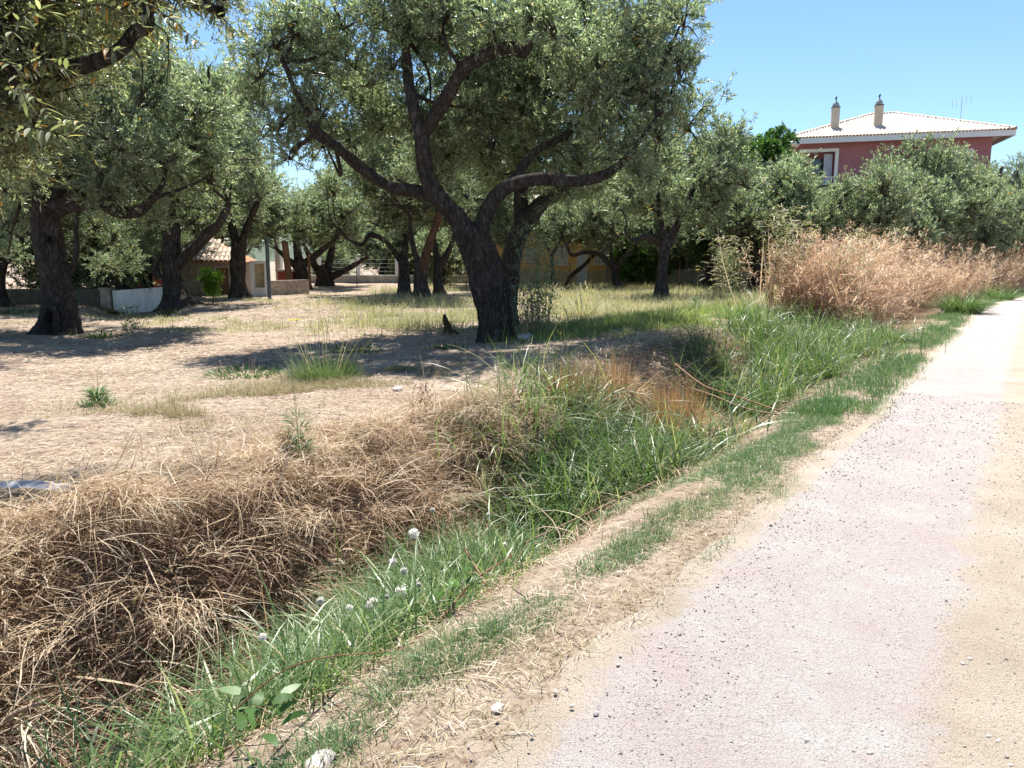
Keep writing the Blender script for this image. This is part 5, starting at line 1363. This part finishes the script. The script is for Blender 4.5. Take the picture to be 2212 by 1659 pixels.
# golden dry stalk clumps
def stalks(n, r, h):
    return lambda: [('stalks', [radial(n, r, (h * .6, h), (.006, .012), (1.3, 1.57), (-.1, .3), 4, 0, 1, curl=.3), radial(n, r * 1.5, (h * .3, h * .8), (.006, .014), (.3, 1.4), (.2, 2.2), 4, .3, 1)], M['golden'])]
for lab, x, y, n, r, h in (('broad golden clump of cut dry stalks behind the arching grass', .62, 8.75, 240, .3, .8), ('golden dry stalk clump beside the crumbled bank edge', 2.0, 9.15, 320, .28, .85), ('thin golden stalks at the rim of the reed grass', 1.25, 9.5, 140, .3, .6)):
    plant('dry_stalk_clump', lab, 'dry stalks', x, y, stalks(n, r, h), M['golden'])
# lone green clumps at the roadside
for lab, x, y, n, h, r in (('rounded green grass clump at the foot of the dead weeds by the road', 13.6, 23.3, 900, 1.05, .5), ('farthest green grass clump at the road bend', 19.5, 31.0, 500, 1.0, .5), ('spiky green grass clump between the reeds and the roadside strip', 7.4, 15.3, 520, .75, .4)):
    plant('grass_clump', lab, 'grass clump', x, y, (lambda n=n, h=h, r=r: [('blades', [radial(n, r, (h * .5, h), (.010, .020), (.7, 1.55), (.3, 1.7), 5, 0, .9)], M['green'])]), M['green'])
for lab, x, y, h in (('tall slim grass spears in the ditch, left of the seed fluff', -.75, 4.1, .8), ('grass spears standing where straw bank meets the ditch', .05, 5.2, .75), ('blue-green grass tuft under the largest olive', .75, 11.2, .7), ('dark grass tuft at the shaded rim left of the golden stalks', .1, 10.2, .65)):
    plant('grass_spears', lab, 'grass clump', x, y, (lambda h=h: [('blades', [radial(40, .2, (h * .5, h), (.008, .018), (.8, 1.5), (.4, 2.0), 5, 0, .97)], M['green'])]), M['green'])

# feathery reed plumes before the dark tree gap at the right
def reed(h):
    def f():
        st = [radial(7, .2, (h * .8, h), (.012, .018), (1.35, 1.57), (0, .3), 5, .4, .9)]
        n = 420; a = rs.uniform(0, 6.28, n); z = rs.uniform(.25, 1.0, n) * h; w = .25
        lv = [blades(rs, np.column_stack([rs.normal(0, w, n), rs.normal(0, w, n), z]), rs.uniform(.12, .32, n), rs.uniform(.014, .028, n), a, rs.uniform(.1, 1.2, n), rs.uniform(-1.1, .1, n), 3, rlo=.2, rhi=1)]
        return [('stems', st, M['herb']), ('leaves', lv, M['herb'])]
    return f
for lab, x, y, h in (('tall feathery half-dry weed at the left end of the dead weeds', 6.9, 19.0, 2.1), ('feathery pale weed in front of the grey block wall', 5.7, 20.5, 1.9), ('highest feathery weed rising against the dark tree gap', 6.3, 18.2, 2.4), ('feathery weed leaning over the green grass by the dead weeds', 7.6, 17.8, 1.9), ('pale weed plume among the dead weeds, below the pale bent limb', 9.2, 20.8, 2.3)):
    plant('feathery_weed', lab, 'weed', x, y, reed(h), M['herb'])
for lab, x, y in (('pale spiky dry weed below the ochre wall, left one', 1.55, 33.5), ('pale spiky dry weed below the ochre wall, right one', 3.2, 33.2), ('spiky dry tussock at the edge of the yellow-green grass', 1.9, 20.2)):
    plant('spiky_weed', lab, 'weed', x, y, (lambda: [('blades', [radial(90, .25, (.35, .9), (.02, .04), (.4, 1.5), (.2, 1.2), 4, .4, 1)], M['herb'])]), M['herb'])

# dead brown plants on the bank
def dead_plant(h):
    return lambda: [('stem', [radial(3, .02, (h, h * 1.1), (.008, .011), (1.2, 1.5), (.4, 1.6), 5, 0, .2)], M['redweed']), ('leaves', [blades(rs, np.column_stack([rs.normal(0, .04, 60), rs.normal(0, .04, 60), rs.uniform(.1, h * .75, 60)]), rs.uniform(.05, .1, 60), rs.uniform(.012, .022, 60), rs.uniform(0, 6.28, 60), rs.uniform(-1.3, -.4, 60), rs.uniform(-1.5, -.6, 60), 2, rhi=.3)], M['redweed'])]
plant('withered_weed', 'withered brown weed with drooping leaves on the bank crest', 'weed', -.95, 8.1, dead_plant(.5), M['redweed'])
plant('withered_weed', 'withered dock stalk behind the thin umbel stem', 'weed', -1.9, 6.25, dead_plant(.4), M['redweed'])
plant('withered_weed', 'bare reddish stalk standing in the straw left of the umbel stem', 'weed', -1.75, 4.4, dead_plant(.75), M['redweed'])
plant('dead_thistle', 'silvery dead thistle spread open on the straw bank', 'weed', -.25, 6.9, lambda: [('blades', [radial(40, .08, (.2, .45), (.008, .016), (.4, 1.4), (-.2, .6), 3, .85, 1)], M['straw'])], M['straw'])
plant('dead_thistle', 'pale collapsed weed stems fallen across the straw', 'weed', -1.1, 4.75, lambda: [('blades', [radial(30, .1, (.25, .5), (.006, .013), (.2, 1.0), (-.1, .5), 3, .85, 1)], M['straw'])], M['straw'])
# broad-leaved weeds at the bottom of the ditch
def broad(n, s):
    def f():
        me = []
        for k in range(n):
            a = rs.uniform(0, 6.28); d = rs.uniform(.02, .14)
            me.append(blades(rs, np.array([[math.cos(a) * d, math.sin(a) * d, rs.uniform(.05, .26)]]), np.array([s * rs.uniform(.7, 1.3)]), np.array([s * .55]), np.array([a]), np.array([rs.uniform(.1, .9)]), np.array([rs.uniform(-.6, .2)]), 4, rlo=.2, rhi=1))
        return [('leaves', me, M['broadleaf']), ('stems', [radial(6, .06, (.15, .28), (.005, .007), (.9, 1.5), (0, .4), 3, .3, .6)], M['green'])]
    return f
for lab, x, y, n, s in (('broad-leaved dock seedling among straw at the ditch foot', -1.1, 2.75, 11, .075), ('lobed-leaf weed beside a dandelion clock in the ditch', -1.05, 3.2, 9, .085), ('young nettle with bright leaves among the seed fluff', -.3, 3.75, 14, .08), ('low leafy weed in the darkest corner of the ditch', -1.62, 2.6, 12, .10), ('small leafy weed at the verge end of the ditch', -.85, 2.3, 10, .07)):
    plant('broadleaf_weed', lab, 'weed', x, y, broad(n, s), M['broadleaf'])

# thistle-down seed heads on thin stems
def seed_head(x, y, h, r):
    z = float(ground_z(x, y))
    o = empty('seed_head', (x, y, z)); tag(o, 'white fluffy seed head on a thin stem in the ditch grass', 'seed head', 'fluffy seed heads in the ditch')
    V, T, q = blades(rs, np.zeros((1, 3)), np.array([h]), np.array([.004]), np.array([rs.uniform(0, 6)]), np.array([1.5]), np.array([1.4]), 3)
    tip = V[-1]
    obj('stem', np_mesh('stem', V, tris=T, rnd=q * 0 + .3), M['green'], o)
    n = 130; d = unit(rs.normal(size=(n, 3)))
    s = unit(np.cross(d, rs.normal(size=(n, 3)))) * .0018
    L = rs.uniform(.7, 1.1, n)[:, None] * r
    VV = np.stack([tip - s * .4, tip + d * L + s * 2.2, tip + d * L - s * 2.2], 1).reshape(-1, 3)
    obj('down', np_mesh('down', VV, tris=np.arange(3 * n).reshape(-1, 3), rnd=rs.uniform(0, 1, 3 * n)), M['fluff'], o)
for (px, py, Y, h, r) in ((870, 1160, 3.9, .55, .03), (880, 1240, 3.75, .5, .022), (876, 1268, 3.6, .45, .03), (795, 1305, 3.45, .4, .02), (812, 1312, 3.45, .38, .022), (722, 1290, 3.35, .42, .018), (838, 1200, 3.8, .5, .02), (900, 1255, 3.7, .45, .014), (945, 1110, 4.3, .5, .016), (1090, 1180, 4.6, .45, .015), (1070, 1115, 5.0, .5, .014), (760, 1320, 3.3, .36, .016), (850, 1290, 3.5, .4, .013), (560, 1360, 3.0, .4, .016)):
    q = at(px, py, Y); z = float(ground_z(q[0], q[1]))
    seed_head(q[0], q[1], max(.12, q[2] - z), r)

# ------------------------------------------------------------------ stones, gravel, sticks, debris
def stone_mesh(seed, sub=2):
    import bmesh
    rsx = np.random.RandomState(seed)
    bm = bmesh.new(); bmesh.ops.create_icosphere(bm, subdivisions=sub, radius=1)
    ax = rsx.normal(size=(6, 3)); ax /= np.linalg.norm(ax, axis=1)[:, None]; dd = rsx.uniform(.55, .9, 6)
    for v in bm.verts:
        p = np.array(v.co)
        for a, d in zip(ax, dd):
            t = p @ a
            if t > d: p = p - a * (t - d)
        p = p * (1 + rsx.normal(0, .03)); v.co = p * np.array([1.25, .95, .62])
    me = bpy.data.meshes.new('stone'); bm.to_mesh(me); bm.free(); me.materials.append(M['stone'])
    return me
ST = [stone_mesh(i) for i in range(6)]
rr = np.random.RandomState(91)
known = [(2290, 330), (2095, 1420), (2080, 1430), (1665, 1135), (1950, 1158), (1415, 1470), (1660, 1225), (1235, 1530), (1288, 1545), (1318, 1548), (1200, 1500), (1880, 1622), (1915, 1605), (1745, 1590), (2135, 1590), (2155, 1600), (1905, 1570), (1720, 1400), (2120, 1240), (2020, 1350), (1560, 1280), (1340, 1420), (1880, 1300)]
def on_road(px, py):
    a = at(px, py, 1.0); d = a - np.array([0, 0, EYE]); t = (0.006 - EYE) / d[2]
    return d[0] * t, d[1] * t
pts = [on_road(*k) for k in known if k[1] > 700]
while len(pts) < 70:
    v = rr.uniform(-.5, 6.5); u = rr.uniform(-2.6, .05)
    if rr.rand() < .55: u = rr.normal(-.1, .12)
    x, y = xy(u, v); pts.append((float(x), float(y)))
for i, (x, y) in enumerate(pts):
    s = rr.uniform(.006, .011) if i < 20 else rr.uniform(.004, .0085)
    o = obj('stone', ST[i % 6], None, None, loc=(x, y, float(road_z(uv(x, y)[0], x, y)) + s * .12), rot=(rr.normal(0, .2), rr.normal(0, .2), rr.uniform(0, 6.28)), scale=(s, s, s))
    tag(o, 'small loose grey stone lying on the pale gravel road', 'stone', 'loose stones on the gravel road')
for lab, x, y, s, z in (('pale bluish rock at the foot of the largest olive trunk', .25, 14.0, .16, .06), ('white stone half sunk at the verge by the ditch grass', -.62, 2.28, .05, .0), ('white pebble next to the half sunk verge stone', -.05, 2.55, .025, .01), ('pale flat stone on the shaded grove floor below the olive', -1.4, 9.35, .07, .02)):
    o = obj('rock', ST[2], None, None, loc=(x, y, float(ground_z(x, y)) + z), rot=(0.1, 0.1, 1.0), scale=(s, s, s)); tag(o, lab, 'stone')

def gravel():
    n = 46000
    v = -1.6 + 10 * rs.uniform(0, 1, n) ** 1.25; u = rs.uniform(-3.0, .45, n)
    keep = rs.uniform(0, 1, n) < np.where(u > -.25, .9 - 1.3 * np.clip(u + .05, 0, 1), .55 + .3 * wob(u * 2, v, 2, 51)); u, v = u[keep], v[keep]; n = len(u)
    x, y = xy(u, v)
    s = rs.lognormal(-5.85, .42, n) * np.clip(.8 + v / 9, .8, 1.8)
    o8 = np.array([(1, 0, 0), (0, 1, 0), (-1, 0, 0), (0, -1, 0), (0, 0, .75), (0, 0, -.5)], float)
    jit = rs.normal(0, .22, (n, 6, 3)); a = rs.uniform(0, 6.28, n)
    P = o8[None] + jit
    c, sn = np.cos(a)[:, None], np.sin(a)[:, None]
    X = P[..., 0] * c - P[..., 1] * sn; Yy = P[..., 0] * sn + P[..., 1] * c
    zr = np.where(u > -.1, ground_z(x, y) + .004, road_z(u, x, y))
    V = np.stack([X * s[:, None] + x[:, None], Yy * s[:, None] + y[:, None], P[..., 2] * s[:, None] + (zr + s * .05)[:, None]], -1).reshape(-1, 3)
    f = np.array([(0, 1, 4), (1, 2, 4), (2, 3, 4), (3, 0, 4), (1, 0, 5), (2, 1, 5), (3, 2, 5), (0, 3, 5)])
    T = (np.arange(n)[:, None, None] * 6 + f[None]).reshape(-1, 3)
    o = obj('gravel', np_mesh('gravel', V, tris=T, rnd=np.repeat(rs.uniform(0, 1, n), 6)), M['pebble'])
    tag(o, 'pale limestone gravel scattered over the road', 'gravel', kind='stuff')
gravel()

def stick(name, label, pts, r0, r1, mat, cat='stick', group=None):
    P = np.array(pts, float); base = P[0].copy()
    V, Q = tube(P - base, np.linspace(r0, r1, len(P)), 7, 5, .05, 0, int(abs(P[0][0]) * 100))
    o = obj(name, MB().add(V, Q).mesh(name, True), mat, None, loc=tuple(base)); tag(o, label, cat, group)
    return o
def gz(x, y, h=0): return (x, y, float(ground_z(x, y)) + h)
stick('fallen_cane', 'long pale cane lying across the dry bank beside the golden stalks', [gz(2.2, 10.3, .45), gz(2.45, 9.7, .5), gz(2.7, 9.0, .45), gz(2.95, 8.3, .12)], .014, .009, M['golden'])
stick('fallen_cane', 'second cane lying under the long pale one', [gz(2.3, 10.0, .38), gz(2.5, 9.4, .42), gz(2.7, 8.8, .35), gz(2.9, 8.2, .08)], .012, .008, M['deadwood'])
stick('dead_branch', 'thick brown dead stem slanting through the straw in the ditch', [gz(-2.1, 2.75, .25), gz(-1.9, 3.1, .42), gz(-1.6, 3.55, .5), gz(-1.35, 3.9, .5)], .006, .003, M['deadwood'])
stick('dead_branch', 'reddish arching bramble stem over the ditch grass', [gz(-1.0, 2.5, .12), gz(-.85, 2.6, .2), gz(-.7, 2.66, .2), gz(-.5, 2.8, .12)], .003, .002, M['rust'])
stick('dead_branch', 'long thin stalk rising out of the straw bank to the bright rim', [gz(-1.9, 3.7, .2), gz(-1.65, 4.2, .5), gz(-1.5, 4.7, .8), gz(-1.45, 5.0, .95)], .006, .002, M['deadwood'])
stick('dead_branch', 'grey cut stake poking from the dark straw at the left', [gz(-2.5, 3.1, .15), gz(-2.3, 3.25, .32), gz(-2.2, 3.35, .34)], .014, .011, M['deadwood'])
stick('dead_branch', 'pair of dry stems fallen over the road side of the ditch', [gz(-.12, 3.9, .02), gz(-.2, 4.05, .25), gz(-.28, 4.3, .5)], .009, .006, M['golden'])
stick('dead_branch', 'broken straw-coloured stem leaning on the verge by the ditch', [gz(-.35, 3.45, .0), gz(-.2, 3.8, .12), gz(.0, 4.25, .2)], .008, .005, M['golden'])
stick('dead_branch', 'brown stem lying along the ditch under the arching grass', [gz(.05, 5.3, .25), gz(.55, 5.5, .22), gz(1.1, 5.7, .1)], .008, .005, M['deadwood'])
stick('dead_branch', 'thin stem trailing over the verge beside the reeds', [gz(2.7, 8.3, .15), gz(3.2, 8.5, .12), gz(3.7, 8.9, .05)], .008, .004, M['deadwood'])
# stump by the main trunk
o = empty('dead_stump', gz(-1.35, 15.9)); tag(o, 'small splintered reddish stump just left of the largest olive', 'stump')
V, Q = tube(np.array([(0, 0, -.1), (.02, 0, .15), (-.03, 0, .3), (-.05, 0, .42)]), np.array([.08, .06, .05, .02]), 12, 4, .18, 5, 9, .5); MB().add(V, Q).build('wood', M['bark_red'], o)
V, Q = tube(np.array([(.03, 0, .05), (.14, -.06, .08), (.26, -.12, .0)]), np.array([.05, .04, .02]), 8, 4, .1, 0, 10); MB().add(V, Q).build('root', M['bark_red'], o)
# weathered board on the straw at the left
o = empty('broken_board', gz(-3.25, 5.05, .10), R(-8)); tag(o, 'pale weathered board lying on the straw in the shade', 'board')
mb = MB(); n = 8
for i in range(n + 1):
    x = -.28 + .56 * i / n; zz = .03 * math.cos(x * 4); w = .055 * (1 - .45 * abs(x / .28) ** 3)
    mb.v += [(x, -w, zz - .02), (x, 0, zz + .012), (x, w, zz), (x, w, zz - .025)]
for i in range(n):
    for k in range(4): b = 4 * i; mb.f.append((b + k, b + 4 + k, b + 4 + (k + 1) % 4, b + (k + 1) % 4))
mb.f += [(0, 1, 2, 3), (4 * n + 3, 4 * n + 2, 4 * n + 1, 4 * n)]
mb.build('plank', M['plank'], o)
